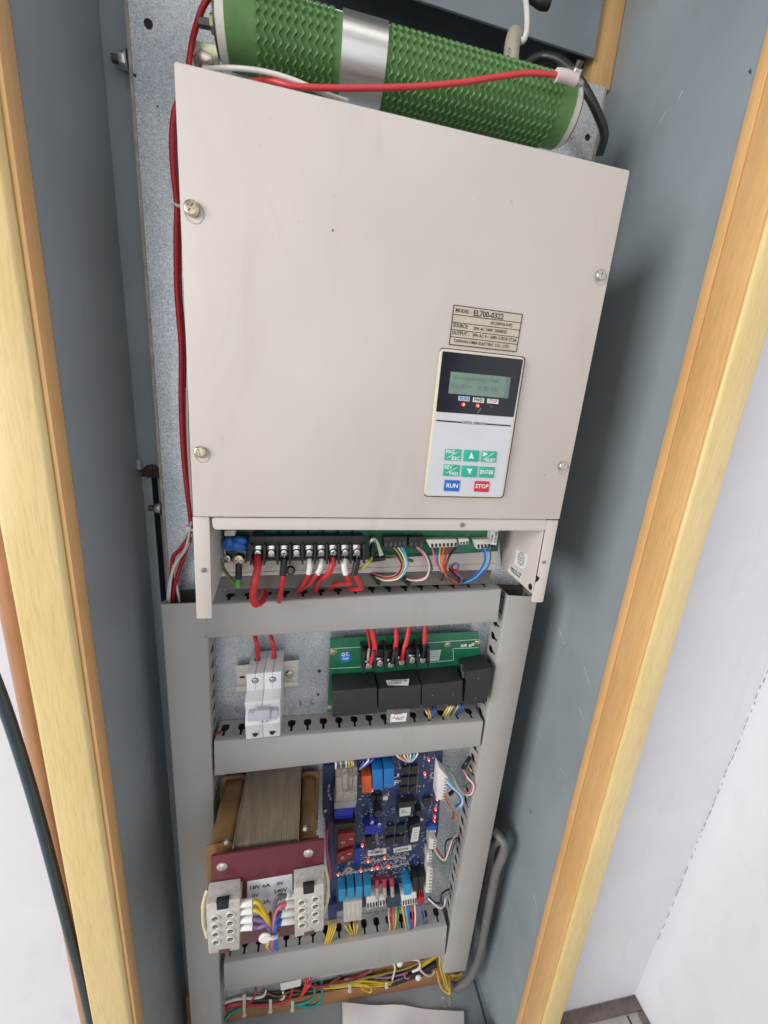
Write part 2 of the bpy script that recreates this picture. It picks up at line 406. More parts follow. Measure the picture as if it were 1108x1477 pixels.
# text: string fitted into the parallelogram given by its left-bottom, right-bottom point and its height in pixels
def text(name, s, z, p0, p1, h, Y, m, parent, X=None, flip=False, pts=None):
    cu = bpy.data.curves.new('t', 'FONT'); cu.body = s; cu.resolution_u = 2; cu.offset = .018
    ob = bpy.data.objects.new('t', cu); COL.objects.link(ob)
    dg = bpy.context.evaluated_depsgraph_get(); me = bpy.data.meshes.new_from_object(ob.evaluated_get(dg))
    bpy.data.objects.remove(ob); bpy.data.curves.remove(cu)
    xs = [v.co.x for v in me.vertices]; ys = [v.co.y for v in me.vertices]
    x0, x1, y0, y1 = min(xs), max(xs), min(ys), max(ys)
    if pts: a, b, c = pts
    elif X is not None:
        a = AX(z, p0[0], p0[1], X); b = AX(z, p1[0], p1[1], X); c = AX(z, p0[0], p0[1] - h, X)
    else:
        a = A(z, p0[0], p0[1], Y); b = A(z, p1[0], p1[1], Y); up = Vector((0, -1, 0)).cross((b - a).normalized())
        c = a + up * (A(z, p0[0], p0[1] - h, Y) - a).length
    mb = MB(); mb.v = [a + (b - a) * ((v.co.x - x0) / (x1 - x0)) + (c - a) * ((v.co.y - y0) / (y1 - y0)) for v in me.vertices]
    mb.f = [tuple(p.vertices) for p in me.polygons]
    bpy.data.meshes.remove(me)
    return mb.build(name, m, parent, smooth=None)
def line(name, z, p, q, w, Y, m, parent, th=.0002):
    a = A(z, *p, Y); b = A(z, *q, Y); d = (b - a).normalized(); s = Vector((d.z, 0, -d.x)) * (w / 2)
    return MB().prism([a + s, b + s, b - s, a - s], (0, th, 0)).build(name, m, parent, smooth=None)
def wire(label, pts, r, m, group=None, name='wire', cat='wire', parent=None, sub=6, n=9):
    P = [A(p[0], p[1], p[2], p[3]) if isinstance(p[0], str) else Vector(p) for p in pts]
    o = MB().tube(P, r, n=n, sub=sub).build(name, m, parent, smooth=60)
    if parent is None: tag(o, label, cat, group)
    return o

# ================================================================== SETTING
YP = .100      # front of the galvanised mounting plate
YD = .067      # front of the cable duct lids
XL, XR = -.085, .422
WY = .03       # plane of the white wall the cabinet is let into
corner = A('X', 916, 1434, WY)
FZ = corner.z; XB = corner.x
TOPZ = 1.0
w = MB()
w.prism([(-1.6, WY, FZ), (XL - .012, WY, FZ), (XL - .012, WY, .62), (XR + .012, WY, .62), (XR + .012, WY, FZ), (XB, WY, FZ), (XB + .6, WY, FZ), (XB + .6, WY, TOPZ), (-1.6, WY, TOPZ)], (0, .02, 0))
structure(w.build('wall', WALL, smooth=None))
ctop = A('X', 1108, 958, WY)
def xb(z_): return XB + (ctop.x - XB) * (z_ - FZ) / (ctop.z - FZ)
sw = structure(MB().prism([(xb(FZ - .01), -1.4, FZ - .01), (xb(FZ - .01), WY + .02, FZ - .01), (xb(TOPZ), WY + .02, TOPZ), (xb(TOPZ), -1.4, TOPZ)], (.02, 0, 0)).build('side_wall', WALL, smooth=None))
# cracked joint where the two walls meet
def crack_run(y0, y1, n, wmin, wmax):
    for k in range(n):
        t0 = y0 + (y1 - y0) * k / n; t1 = t0 + (y1 - y0) / n * random.uniform(.4, 1.05)
        fz = lambda y: FZ + (ctop.z - FZ) * (1434 - y) / (1434 - 958)
        z0, z1 = fz(t0), fz(t1); ww = random.uniform(wmin, wmax); j = random.uniform(-.0012, 0)
        ya = WY - .0012 + j
        MB().prism([(xb(z0) - .0005, ya, z0), (xb(z0) - .0005, ya - ww, z0 - .003), (xb(z1) - .0005, ya - ww * .6, z1), (xb(z1) - .0005, ya + .0003, z1 + .002)], (.0004, 0, 0)).build('crack', M('crack_line', (.30, .285, .28), .9), sw, smooth=None)
crack_run(935, 1205, 30, .0003, .0011)
crack_run(1215, 1340, 7, .0003, .0009)
fl = structure(MB().box((-1.6, -1.6, FZ - .04), (XB, WY, FZ - .004)).build('floor', TILE, smooth=None))
MB().box((XR + .03, WY - .018, FZ - .02), (XB - .001, WY - .001, FZ)).build('border_tile', TILEDK, fl, .001)
MB().box((XB - .012, -.9, FZ - .02), (XB - .001, WY - .0195, FZ)).build('border_tile', TILEDK, fl, .001)
MB().box((XB - .034, -.9, FZ - .02), (XB - .031, WY - .0195, FZ - .003)).build('grout_line', GROUT, fl, 0)

# ------------------------------------------------------------------ steel cabinet
CFL = A('X', 336, 1477, .1); CFR = A('X', 643, 1422, .1)
def floor_z(x): return CFL.z + (CFR.z - CFL.z) * (x - CFL.x) / (CFR.x - CFL.x)
cab = thing('steel_cabinet', 'open blue-grey painted steel cabinet recess let into the white wall', 'cabinet', ((XL + XR) / 2, .1, floor_z(.17)))
CB = .26
MB().box((XL - .003, .0, -1.05), (XL, CB, .62)).build('left_side_panel', BLUEGREY2, cab, label='dark shaded left side panel')
MB().box((XR, .0, -1.05), (XR + .003, CB, .62)).build('right_side_panel', BLUEGREY, cab, label='scuffed right side panel')
MB().box((XL - .003, CB, -1.05), (XR + .003, CB + .003, .62)).build('back_panel', BLUEGREY, cab)
MB().prism([(XL, .0, floor_z(XL)), (XR, .0, floor_z(XR)), (XR, CB, floor_z(XR)), (XL, CB, floor_z(XL))], (0, 0, -.004)).build('cabinet_floor', BLUEGREY, cab, label='blue-grey cabinet floor under the paper')
MB().box((XL - .003, .0, .62), (XR + .003, CB + .003, .624)).build('cabinet_ceiling', BLUEGREY2, cab)
# floor upturn along the right wall, a thin dark joint
MB().prism([(XR - .011, .0, floor_z(XR) + .0005), (XR - .008, .0, floor_z(XR) + .0005), (XR - .008, .1, floor_z(XR) + .0005), (XR - .011, .1, floor_z(XR) + .0005)], (0, 0, .0008)).build('floor_joint', GROUT, cab)
# upper rear panel that hangs down behind the mounting plate
pa = A('X', 430, -58, .18); pb = A('X', 857, 83, .18)
MB().prism([pa, pb, (pb.x, .18, .615), (pa.x, .18, .615)], (0, .003, 0)).build('upper_rear_panel', BLUEGREY, cab, .0006)
pl0 = A('X', 856, 88, .135); pl1 = A('X', 898, 0, .135)
MB().box((A('X', 857, 83, .186).x, .186, A('X', 872, 128, .186).z), (XR - .0005, .206, .615)).build('rear_post', WOODI, cab, .001, label='wooden post behind the mounting plate')
# angle rails on the left wall that carry the plate
XPL = A('X', 182, 0, YP).x
za = A('L6', 360, 655, .113).z
MB().prism([(XL, .113, za), (XPL + .02, .113, za), (XPL + .02, .113, .60), (XL, .113, .60)], (0, .003, 0)).build('angle_rail', BLUEGREY2, cab, .0006, label='upper angle rail beside the plate')
zb = A('L6', 375, 690, .118).z
x1 = A('L6', 385, 760, .118).x
MB().box((XL, .118, -1.0), (XL + (XPL - XL) * .36, .121, zb)).build('angle_rail', BLUEGREY2, cab, .0006, label='lower angle rail, outer strip')
MB().box((XL + (XPL - XL) * .62, .116, -1.0), (XPL + .02, .119, zb)).build('angle_rail', BLUEGREY2, cab, .0006, label='lower angle rail, inner strip')
rs = MB()
c = A('L6', 438, 668, .1115)
rs.prism([c + Vector((.0105 * math.cos(a) * random.uniform(.75, 1.1), 0, .008 * math.sin(a) * random.uniform(.75, 1.1))) for a in [i * .52 for i in range(12)]], (0, .0012, 0))
rs.build('rust_stain', RUST, cab, smooth=None)
MB().cyl(A('L6', 372, 600, .112), A('L6', 370, 650, .112), .0028, .0036, 12).build('rail_end_weld', BLUEGREY, cab)

# ------------------------------------------------------------------ wooden frame
fr = thing('wooden_frame', 'varnished pale wooden frame around the cabinet opening', 'frame', ((XL + XR) / 2, -.02, FZ))
yL, yR = -.028, -.042
def ridge(z, x, y, X): return AX(z, x, y, X).y
yL = ridge('X', 96, 800, XL); yR = ridge('X', 971, 800, XR)
xLo = A('X', 4, 800, yL).x; xRo = A('X', 1013, 800, yR).x
MB().box((xLo, yL, -1.04), (XL - .0028, -.0012, .60)).build('jamb', WOODF, fr, .004, 4, label='pale yellow left jamb')
MB().box((XL - .0025, yL + .0035, -1.04), (XL + .0008, -.0012, .60)).build('jamb_lining', WOODI, fr, .0008, label='orange-brown inner edge of the left jamb')
MB().box((XR + .003, yR, -1.04), (xRo, -.0012, .60)).build('jamb', WOODF, fr, .003, 3, label='pale yellow right jamb')
MB().box((XR - .0004, yR + .003, -1.04), (XR + .0028, -.011, .60)).build('jamb_lining', WOODI, fr, .0008, label='orange lining of the right jamb')
MB().box((XR - .0016, -.0105, -1.04), (XR + .0028, -.0012, .60)).build('jamb_bead', WOODI, fr, .0006, label='narrow bead beside the steel wall')
bx0 = A('X', 30, 1077, .015).x
bd = MB(); wv = .5 * (xLo - bx0)
prof = [(bx0, WY), (bx0, .02)] + [(bx0 + (xLo + .004 - bx0) * t, .02 - .013 * math.sin(math.pi * min(1, t * 1.15)) ** .8) for t in [i / 10 for i in range(1, 10)]] + [(xLo + .004, .004), (xLo + .004, WY)]
bd.prism([(x, y, -1.04) for x, y in prof], (0, 0, 1.64)).build('outer_bead', WOODB, fr, label='reddish brown outer moulding of the left jamb')
bd = MB(); prof2 = [(xRo + xLo - x - .012, y) for x, y in prof]
bd.prism([(x, y, -1.04) for x, y in prof2], (0, 0, 1.64)).build('outer_bead', WOODB, fr, label='outer moulding of the right jamb')
MB().box((xLo, yL, .602), (xRo, -.0012, .64)).build('head_rail', WOODF, fr, .003)

# dark cable hanging in front of the left wall
pts = [A('X', -30, 925, -.012), A('X', 14, 1040, -.008), A('X', 57, 1180, -.004), A('X', 95, 1325, 0), A('X', 124, 1440, .004), A('X', 150, 1570, .006)]
tag(MB().tube(pts, .0044, 14).build('power_cable', BRCABLE, smooth=60), 'thick dark blue-grey cable hanging beside the left jamb', 'cable')

# ------------------------------------------------------------------ mounting plate
PT = A('X', 874, 126, YP); PT0 = A('X', 520, 23, YP)
ztop = lambda x: PT0.z + (PT.z - PT0.z) * (x - PT0.x) / (PT.x - PT0.x)
PBZ0 = A('BT', 270, 212, YP).z; PBZ1 = A('BT', 690, 108, YP).z
plate = thing('mounting_plate', 'galvanised steel mounting plate with spangled finish behind the drive', 'mounting plate', (.16, YP, -.83))
xr_ = PT.x
MB().prism([(XPL, YP, ztop(XPL)), (xr_, YP, ztop(xr_)), (xr_, YP, PBZ1), (XPL, YP, PBZ0)], (0, .002, 0)).build('plate_sheet', GALV, plate)
MB().box((XPL - .0012, YP - .001, -.87), (XPL + .0012, YP + .014, ztop(XPL))).build('folded_edge', EDGE, plate)
MB().box((xr_ - .001, YP - .0005, -.3), (xr_ + .001, YP + .012, ztop(xr_) - .0005)).build('folded_edge', EDGE, plate)
for z_, x, y, r in (('L5', 632, 100, .0034), ('L5', 575, 320, .0012), ('M', 822, 376, .0022), ('M', 813, 538, .0018), ('R2', 908, 548, .0028), ('L5', 672, 452, .0008), ('M', 690, 1080, .001)):
    p = A(z_, x, y, YP - .0003)
    MB().cyl(p, p + Vector((0, .0002, 0)), r, n=16).build('hole_shade_disc', CAVITY, plate, smooth=None)  # flat dark disc, shade of a hole painted on the plate
def edge_bolt(z_, x0, x1, y, Y, label):
    b = thing('fixing_bolt', label, 'bolt', A(z_, x1, y, Y))
    p1 = A(z_, x1, y, Y); p0 = A(z_, x0, y, Y); d = (p0 - p1); p0 = p1 + Vector((-d.length, 0, 0))
    MB().cyl(p1 + Vector((.004, 0, 0)), p0, .0030, n=12).build('threaded_stud', DARKSTEEL, b)
    MB().cyl(p1, p1 + Vector((-.0058, 0, 0)), .0058, n=6).build('nut', STEEL, b, .0005)
    MB().cyl(p1 + Vector((.0012, 0, 0)), p1 + Vector((-.0002, 0, 0)), .0072, n=18).build('washer', STEEL, b)
edge_bolt('L5', 480, 545, 262, .107, 'bolt with hex nut on the left plate edge near the top')
edge_bolt('L6', 425, 490, 860, .107, 'bolt with hex nut on the left plate edge below the rust stain')

# ------------------------------------------------------------------ cable ducts
def keyhole(hw, neck, L0, L1):
    """outline of a slot: v runs from the lid (0) to the plate"""
    pts = [(neck, L0)]; pts += [(neck, L0 + (L1 - L0) * .38), (hw, L0 + (L1 - L0) * .52)]
    for k in range(7):
        a = math.pi * k / 6; pts.append((hw * math.cos(a), L1 - hw * .6 + hw * .6 * math.sin(a)))
    pts += [(-hw, L0 + (L1 - L0) * .52), (-neck, L0 + (L1 - L0) * .38), (-neck, L0)]
    return pts
def duct(label, c, L, phase, pitch, horizontal, group='grey slotted cable ducts'):
    """c: world corners TL TR BR BL of the lid front; L: which sides show slots"""
    TL, TR, BR, BL = [Vector(p) for p in c]
    if horizontal: s0, s1, t0, t1 = BL, BR, TL, TR       # long axis, 'near' side = lower, 'far' = upper
    else: s0, s1, t0, t1 = BL, TL, BR, TR
    ax = ((s1 - s0) + (t1 - t0)).normalized()
    ln = ((s1 - s0).length + (t1 - t0).length) / 2
    org = (s0 + s1 + t0 + t1) / 4
    d = thing('cable_duct', label, 'cable duct', Vector((org.x, YD, min(p.z for p in c))), group)
    D = YP - YD - .0004
    # lid: front with two lips, one folded section
    def lidsec(lo, hi):
        w_ = (hi - lo).normalized(); n_ = Vector((0, 1, 0)); r = .0018
        P = [lo + n_ * .0075, lo + n_ * r, lo + n_ * r * .35 + w_ * r * .35, lo + w_ * r, hi - w_ * r, hi - w_ * r * .35 + n_ * r * .35, hi + n_ * r, hi + n_ * .0075]
        Q = [hi - w_ * .0012 + n_ * .0075, hi - w_ * .0012 + n_ * .0012, lo + w_ * .0012 + n_ * .0012, lo + w_ * .0012 + n_ * .0075]
        return P + Q
    a = lidsec(s0, t0); b = lidsec(s1, t1); n = len(a)
    MB().add(a + b, [tuple(range(n)), tuple(range(2 * n - 1, n - 1, -1))] + [(i, (i + 1) % n, (i + 1) % n + n, i + n) for i in range(n)]).build('lid', DUCT, d)
    # slotted sides
    cell_h = D - .0025
    for side, (q0, q1, inw) in enumerate(((s0, s1, (t0 - s0).normalized()), (t0, t1, (s0 - t0).normalized()))):
        q0 = q0 + inw * .0016; q1 = q1 + inw * .0016; axs = (q1 - q0).normalized(); L_ = (q1 - q0).length
        bm = bmesh.new()
        ph = phase % pitch; edges = [0.0]; u = ph
        centers = []
        while u < L_:
            centers.append(u); u += pitch
        bounds = [0.0] + [(x + y) / 2 for x, y in zip(centers, centers[1:])] + [L_]
        tos = lambda u_, v_: q0 + axs * u_ + Vector((0, .0022 + v_, 0))
        kh = keyhole(.0046, .0015, .0054, .0245)
        for cu, b0, b1 in zip(centers, bounds, bounds[1:]):
            ok = cu - .0048 > b0 and cu + .0048 < b1
            o_ = [bm.verts.new(tos(*p)) for p in ((b0, 0), (b1, 0), (b1, cell_h), (b0, cell_h))]
            if not ok: bm.faces.new(o_); continue
            h_ = [bm.verts.new(tos(cu + x, y)) for x, y in kh]
            es = [bm.edges.new((L2[k], L2[(k + 1) % len(L2)])) for L2 in (o_, h_) for k in range(len(L2))]
            bmesh.ops.triangle_fill(bm, use_beauty=True, edges=es)
        bmesh.ops.remove_doubles(bm, verts=bm.verts, dist=1e-6)
        bmesh.ops.recalc_face_normals(bm, faces=bm.faces)
        bmesh.ops.solidify(bm, geom=bm.faces[:], thickness=.0011)
        mb = MB(); bm.verts.index_update()
        mb.v = [v.co.copy() for v in bm.verts]; mb.f = [tuple(v.index for v in f.verts) for f in bm.faces]; bm.free()
        mb.build('slotted_side', DUCT, d, smooth=None)
    # back strip of the channel
    w_ = (t0 - s0).normalized(); y_ = Vector((0, D - .0016, 0))
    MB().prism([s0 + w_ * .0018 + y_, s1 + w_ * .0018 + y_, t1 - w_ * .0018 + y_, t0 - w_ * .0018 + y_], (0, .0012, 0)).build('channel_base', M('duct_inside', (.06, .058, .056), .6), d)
    return d
def Dq(*p): return [A('X', x, y, YD) for x, y in p]
zt = lambda x: 0
LT = A('X', 231, 872, YD); LT2 = A('X', 298, 869, YD); LB = A('X', 279, 1530, YD); LB2 = A('X', 321, 1530, YD)
duct('tall grey slotted cable duct running down the left of the plate', [LT, LT2, LB2, LB], None, .010, .0197, False, 'vertical cable ducts')
RTc = A('X', 733, 859, YD); RT2 = A('X', 777, 861, YD)
duct('tall grey slotted cable duct on the right beside the grey hose', [RTc, RT2, A('X', 672.6, 1400, YD), A('X', 639, 1404, YD)], None, .010, .0197, False, 'vertical cable ducts')
hp = (A('X', 480, 1040, YD) - A('X', 458, 1042, YD)).length
duct('horizontal grey slotted duct directly under the drive', Dq((301, 872), (723, 850), (717, 898), (296, 922)), None, (A('S1', 370, 440, YD).x - A('X', 301, 872, YD).x) % .0197, .0197, True, 'horizontal cable ducts')
duct('horizontal grey slotted duct below the breaker', Dq((309, 1070), (697, 1041), (692, 1077), (310, 1120)), None, .008, .0197, True, 'horizontal cable ducts')
duct('horizontal grey slotted duct under the blue circuit board', Dq((323, 1391), (645, 1337), (641, 1379), (325, 1431)), None, .006, .0197, True, 'horizontal cable ducts')

# ================================================================== DRIVE
inv = thing('frequency_inverter', 'large beige frequency inverter with keypad and four-screw front cover', 'inverter', (.165, .05, -.09))
cTL, cTR, cBR, cBL = A('X', 251, 88, 0), A('X', 909, 246, 0), A('X', 807, 749, 0), A('X', 279, 745, 0)
MB().prism(rounded([cTL, cTR, cBR, cBL], .0016, 3), (0, .022, 0)).build('front_cover', COVER, inv, .0008)
MB().box((.006, .022, .014), (.323, YP - .001, .28)).build('chassis', COVER, inv, .001)
# folded lip below the cover
MB().prism(rounded([A('X', 305, 746.5, .003), A('X', 790, 749.5, .003), A('X', 787.5, 765.5, .003), A('X', 308, 764, .003)], .003, 4), (0, .0015, 0)).build('cover_lip', COVER, inv, .0004)
# front flanges (legs) and side plates of the lower bay
MB().prism(rounded([A('F1', 326, 34, .003), A('F1', 474, 36, .003), A('F1', 497, 936, .003), A('F1', 362, 938, .003)], .0012, 3), (0, .0015, 0)).build('flange', COVER, inv, .0004, label='left front flange of the terminal bay')
MB().prism([A('F2', 737, 62, .003), A('F2', 836, 66, .003), A('F2', 700, 782, .003), A('F2', 688, 794, .003), A('F2', 604, 793, .003), A('F2', 596, 780, .003), A('F2', 632, 622, .003), A('F2', 665, 602, .003), A('F2', 672, 575, .003), A('F2', 650, 560, .003)], (0, .0015, 0)).build('flange', COVER, inv, .0004, label='right front flange with a notch')
XPr = A('X', 766, 857, .0046).x
MB().prism([(XPr, .0046, .012), AX('F2', 600, 716, XPr), AX('F2', 325, 475, XPr), AX('F2', 300, 165, XPr), (XPr, AX('F2', 300, 165, XPr).y, .012)], (.0012, 0, 0)).build('side_plate', COVER, inv, .0003, label='right side plate of the terminal bay')
XPl = A('F1', 500, 930, .0046).x
MB().prism([(XPl, .0046, .012), (XPl, .0046, -.085), AX('F1', 520, 560, XPl) if False else Vector((XPl, .06, -.07)), (XPl, .062, .012)], (-.0012, 0, 0)).build('side_plate', COVER, inv, .0003, label='left side plate of the terminal bay')
YB = .066
MB().prism([A('S1', 310, 100, YB), A('S2', 735, 90, YB), A('S2', 715, 285, YB), A('S1', 310, 335, YB)], (0, .0015, 0)).build('bay_back_wall', COVER, inv, .0004)
MB().prism([A('S1', 310, 337, YB), A('S2', 712, 286, YB), A('S2', 708, 318, YB), A('S1', 315, 352, YB)], (0, .002, 0)).build('bay_bottom_lip', COVER, inv, .0004)
MB().prism([A('S1', 300, 345, YB + .004), A('S2', 690, 312, YB + .004), A('S2', 680, 388, YB + .004), A('S1', 304, 418, YB + .004)], (0, .0015, 0)).build('bay_shade_strip', M('strip_shade', (.13, .12, .11), .5), inv, .0003)  # added dark strip, paints the shaded duct side below the bay
for z_, x, y, r, m in (('X', 277, 301, .0068, BRASS), ('X', 289, 652, .0062, BRASS), ('X', 866, 397, .0056, STEEL), ('X', 812, 672, .0056, STEEL)):
    p = A(z_, x, y, -.0006)
    screw(p, r * .74, inv, m, spin=random.uniform(0, 3), name='cover_screw')
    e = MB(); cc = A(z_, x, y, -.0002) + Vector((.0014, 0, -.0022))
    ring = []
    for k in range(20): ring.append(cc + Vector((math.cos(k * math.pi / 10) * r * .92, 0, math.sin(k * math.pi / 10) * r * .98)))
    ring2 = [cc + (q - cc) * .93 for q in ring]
    e.add(ring + ring2, [(k, (k + 1) % 20, (k + 1) % 20 + 20, k + 20) for k in range(20)]).build('keyhole_rim_shade', M('rim_shade', (.36, .32, .28), .6), inv, smooth=None)  # ring in darker beige, painted shade at the keyhole edge
screw(A('F1', 425, 507, .0028), .0022, inv, M('old_screw', (.28, .25, .22), .5, .5), SLOT, 'flange_screw')
screw(A('F2', 705, 437, .0028), .0018, inv, M('old_screw', (.28, .25, .22), .5, .5), SLOT, 'flange_screw')
screw(A('S2', 542, 94, .0028), .0022, inv, M('old_screw', (.28, .25, .22), .5, .5), SLOT, 'flange_screw')
p = A('F2', 583, 655, 0); hp_ = AX('F2', 583, 655, XPr - .0003)
MB().cyl(hp_, hp_ + Vector((.0002, 0, 0)), .0035, n=14).build('hole_shade_disc', CAVITY, inv, smooth=None)  # dark disc painting the shade of a hole in the side plate
# small chip and smudge marks on the cover
for x, y, r in ((480, 332, .0010), (786, 685, .0007)):
    c = A('X', x, y, -.0002)
    MB().prism([c + Vector((math.cos(k) * r * random.uniform(.5, 1.1), 0, math.sin(k) * r * random.uniform(.5, 1.1))) for k in range(6)], (0, .0001, 0)).build('paint_chip', M('chip', (.20, .17, .15), .7), inv, smooth=None)

# rating plate with its print
rp = qbox('rating_plate', 'K', [(262, 95), (733, 160), (690, 415), (230, 365)], -.0006, -.0001, M('rating_plate', (.52, .46, .37), .4), inv, 0)
kq = [(262, 95), (733, 160), (690, 415), (230, 365)]
Yt = -.0008
for i in range(4): line('printed_border', 'K', kq[i], kq[(i + 1) % 4], .0006, Yt, INK, rp)
for a, b in (((254, 158), (724, 218)), ((247, 211), (715, 268)), ((242, 262), (707, 318)), ((236, 311), (698, 366))):
    line('printed_rule', 'K', a, b, .0005, Yt, INK, rp)
for s_, p0, p1, h in (('MODEL :', (272, 141), (380, 157), 26), ('EL700-0322', (395, 170), (600, 196), 42), ('(AC240V(L5HP)', (512, 232), (660, 251), 26),
                      ('SOURCE:', (255, 244), (358, 258), 27), ('3PH AC 240V  50/60HZ', (395, 266), (625, 292), 23), ('OUTPUT :', (247, 296), (362, 309), 26),
                      ('3PH AC 0 ~ 240V 3.7KW 17.5A', (388, 312), (690, 349), 23), ('TAIWAN OMA ELECTRIC CO., LTD', (258, 352), (637, 396), 25)):
    text('printed_text', s_, 'K', p0, p1, h, Yt, INK, rp)

# keypad
kp = thing('x', 'x', 'x', (0, 0, 0)); bpy.data.objects.remove(kp)
outer = [(165, 385), (757, 450), (602, 1424), (52, 1412)]
kp = MB().prism(rounded(quad('K', outer, -.0002), .004, 5), (0, .0002, 0)).build('keypad', M('keypad_gap_shade', (.05, .045, .04), .7), inv)  # dark backing sheet, paints the shadow in the gap round the bezel
bz = MB().prism(rounded(quad('K', [(172, 391), (751, 455), (598, 1419), (58, 1407)], -.0045), .0038, 5), (0, .0042, 0)).build('bezel', CREAM, kp, .0007)
ins = [(184, 412), (738, 470), (672, 866), (138, 828)]
MB().prism(rounded(quad('K', ins, -.0047), .001, 3), (0, .0004, 0)).build('display_window', SCRBLK, kp, 0)
MB().prism(rounded(quad('K', [(137, 830), (672, 868), (586, 1406), (70, 1398)], -.0047), .0015, 3), (0, .0004, 0)).build('membrane', MEMB, kp, 0)
MB().prism(quad('K', [(240, 552), (652, 592), (634, 737), (223, 702)], -.0049), (0, .0003, 0)).build('display', LCD, kp, 0)
MB().prism(quad('K', [(618, 588), (652, 592), (634, 737), (606, 733)], -.00495), (0, .0001, 0)).build('display_border', M('lcd_edge', (.13, .19, .17), .3), kp, 0)
text('display_text', 'Frequency Ref', 'K', (262, 615), (572, 640), 40, -.00505, LCDINK, kp)
text('display_text', 'U1-01=', 'K', (243, 665), (376, 676), 36, -.00505, LCDINK, kp)
text('display_text', '0.00 HZ', 'K', (425, 682), (575, 695), 36, -.00505, LCDINK, kp)
Yk = -.0050
for s_, q, c1, c2 in (('RUN', [(294, 720), (371, 727), (368, 758), (291, 751)], M('pale_blue_tag', (.50, .58, .72), .5), M('blue_ink', (.05, .14, .45), .5)),
                     ('FWD', [(394, 729), (470, 737), (467, 768), (391, 761)], STICK, INK), ('STOP', [(492, 738), (568, 745), (565, 776), (489, 769)], STICK, M('pink_ink', (.55, .12, .20), .5))):
    MB().prism(quad('K', q, Yk), (0, .0002, 0)).build('indicator_tag', c1, kp, 0)
    text('indicator_text', s_, 'K', (q[3][0] + 9, q[3][1] - 5), (q[2][0] - 7, q[2][1] - 5), 23, Yk - .0002, c2, kp)
for x, y, on in ((326, 779, 1), (424, 787, 1), (518, 795, 0)):
    p = A('K', x, y, -.0047)
    MB().lathe(p, (0, -1, 0), [(.0014 if on else .0012, 0), (.0013 if on else .001, .0006), (.0008, .001), (0, .0012)], 14).build('indicator_led', LEDON if on else LEDOFF, kp)
    if on: MB().lathe(p + Vector((0, -.0009, 0)), (0, -1, 0), [(.0006, 0), (.0004, .0004), (0, .0005)], 10).build('led_core', LEDHOT, kp)
line('scratch', 'K', (424, 836), (448, 805), .0005, -.00478, M('scratch_grey', (.30, .32, .30), .6), kp)
line('printed_rule', 'K', (140, 888), (316, 902), .0012, -.00485, INK, kp); line('printed_rule', 'K', (490, 914), (652, 926), .0012, -.00485, INK, kp)
text('printed_text', 'DIGITAL OPERATOR', 'K', (319, 911), (489, 923), 19, -.00485, INK, kp)
BT_ = {'PRG': [(203, 1085), (312, 1089), (305, 1167), (197, 1160)], 'UP': [(334, 1091), (438, 1096), (430, 1173), (326, 1168)], 'RST': [(455, 1097), (557, 1102), (549, 1179), (447, 1174)],
       'REV': [(195, 1190), (302, 1196), (294, 1274), (187, 1269)], 'DN': [(320, 1198), (425, 1203), (417, 1280), (312, 1275)], 'ENT': [(440, 1205), (543, 1210), (535, 1284), (432, 1280)],
       'RUN': [(200, 1297), (304, 1302), (296, 1377), (192, 1372)], 'STP': [(407, 1305), (507, 1309), (499, 1382), (399, 1377)]}
Yb_ = -.0056
for k_, q in BT_.items():
    m_ = BLUEBTN if k_ == 'RUN' else REDBTN if k_ == 'STP' else TEALBTN
    MB().prism(rounded(quad('K', q, Yb_), .0005, 2), (0, .0009, 0)).build('button', m_, kp, .0002)
Yt = Yb_ - .00015; LW = M('white_print', (.80, .82, .82), .5)
def bt(s_, p0, p1, h): text('button_text', s_, 'K', p0, p1, h, Yt, LW, kp)
bt('PRG', (207, 1114), (265, 1117), 25); bt('ESC', (245, 1160), (300, 1163), 25); bt('RESET', (473, 1170), (545, 1174), 22)
bt('REV', (196, 1221), (247, 1224), 26); bt('FWD', (229, 1266), (287, 1269), 26); bt('ENTER', (441, 1255), (532, 1260), 27)
bt('RUN', (209, 1349), (287, 1353), 29); bt('STOP', (408, 1353), (496, 1357), 29)
for p0, p1 in (((216, 1146), (297, 1102)), ((206, 1252), (284, 1212)), ((462, 1158), (537, 1112))): line('button_stroke', 'K', p0, p1, .0004, Yt, LW, kp)
def poly(pts): MB().prism([A('K', x, y, Yt) for x, y in pts], (0, .0001, 0)).build('button_arrow', LW, kp, smooth=None)
poly([(383, 1106), (399, 1153), (380, 1146), (362, 1152)]); poly([(370, 1261), (351, 1216), (370, 1223), (388, 1217)]); poly([(496, 1120), (460, 1102), (467, 1119), (457, 1137)])

# ---------------- terminal bay electronics
YBD = .058
bd = MB().prism([A('S1', 350, 95, YBD), A('S2', 735, 90, YBD), A('F2', 300, 338, YBD), A('S2', 0, 272, YBD), A('S1', 370, 275, YBD)], (0, .0016, 0)).build('control_board', GREENDK, inv, 0)
MB().prism([A('S2', 60, 100, .0575), A('S2', 730, 92, .0575), A('F2', 300, 338, .0575), A('S2', 50, 240, .0575)], (0, .0006, 0)).build('control_board', GREENBD, inv, 0)
for k in range(7):
    x = 560 + k * 74
    qbox('capacitor_row', 'S1', [(x, 100), (x + 66, 99), (x + 66, 143), (x, 144)], .050, .0575, M('teal_part', (.008, .10, .085), .4), inv, .0005)
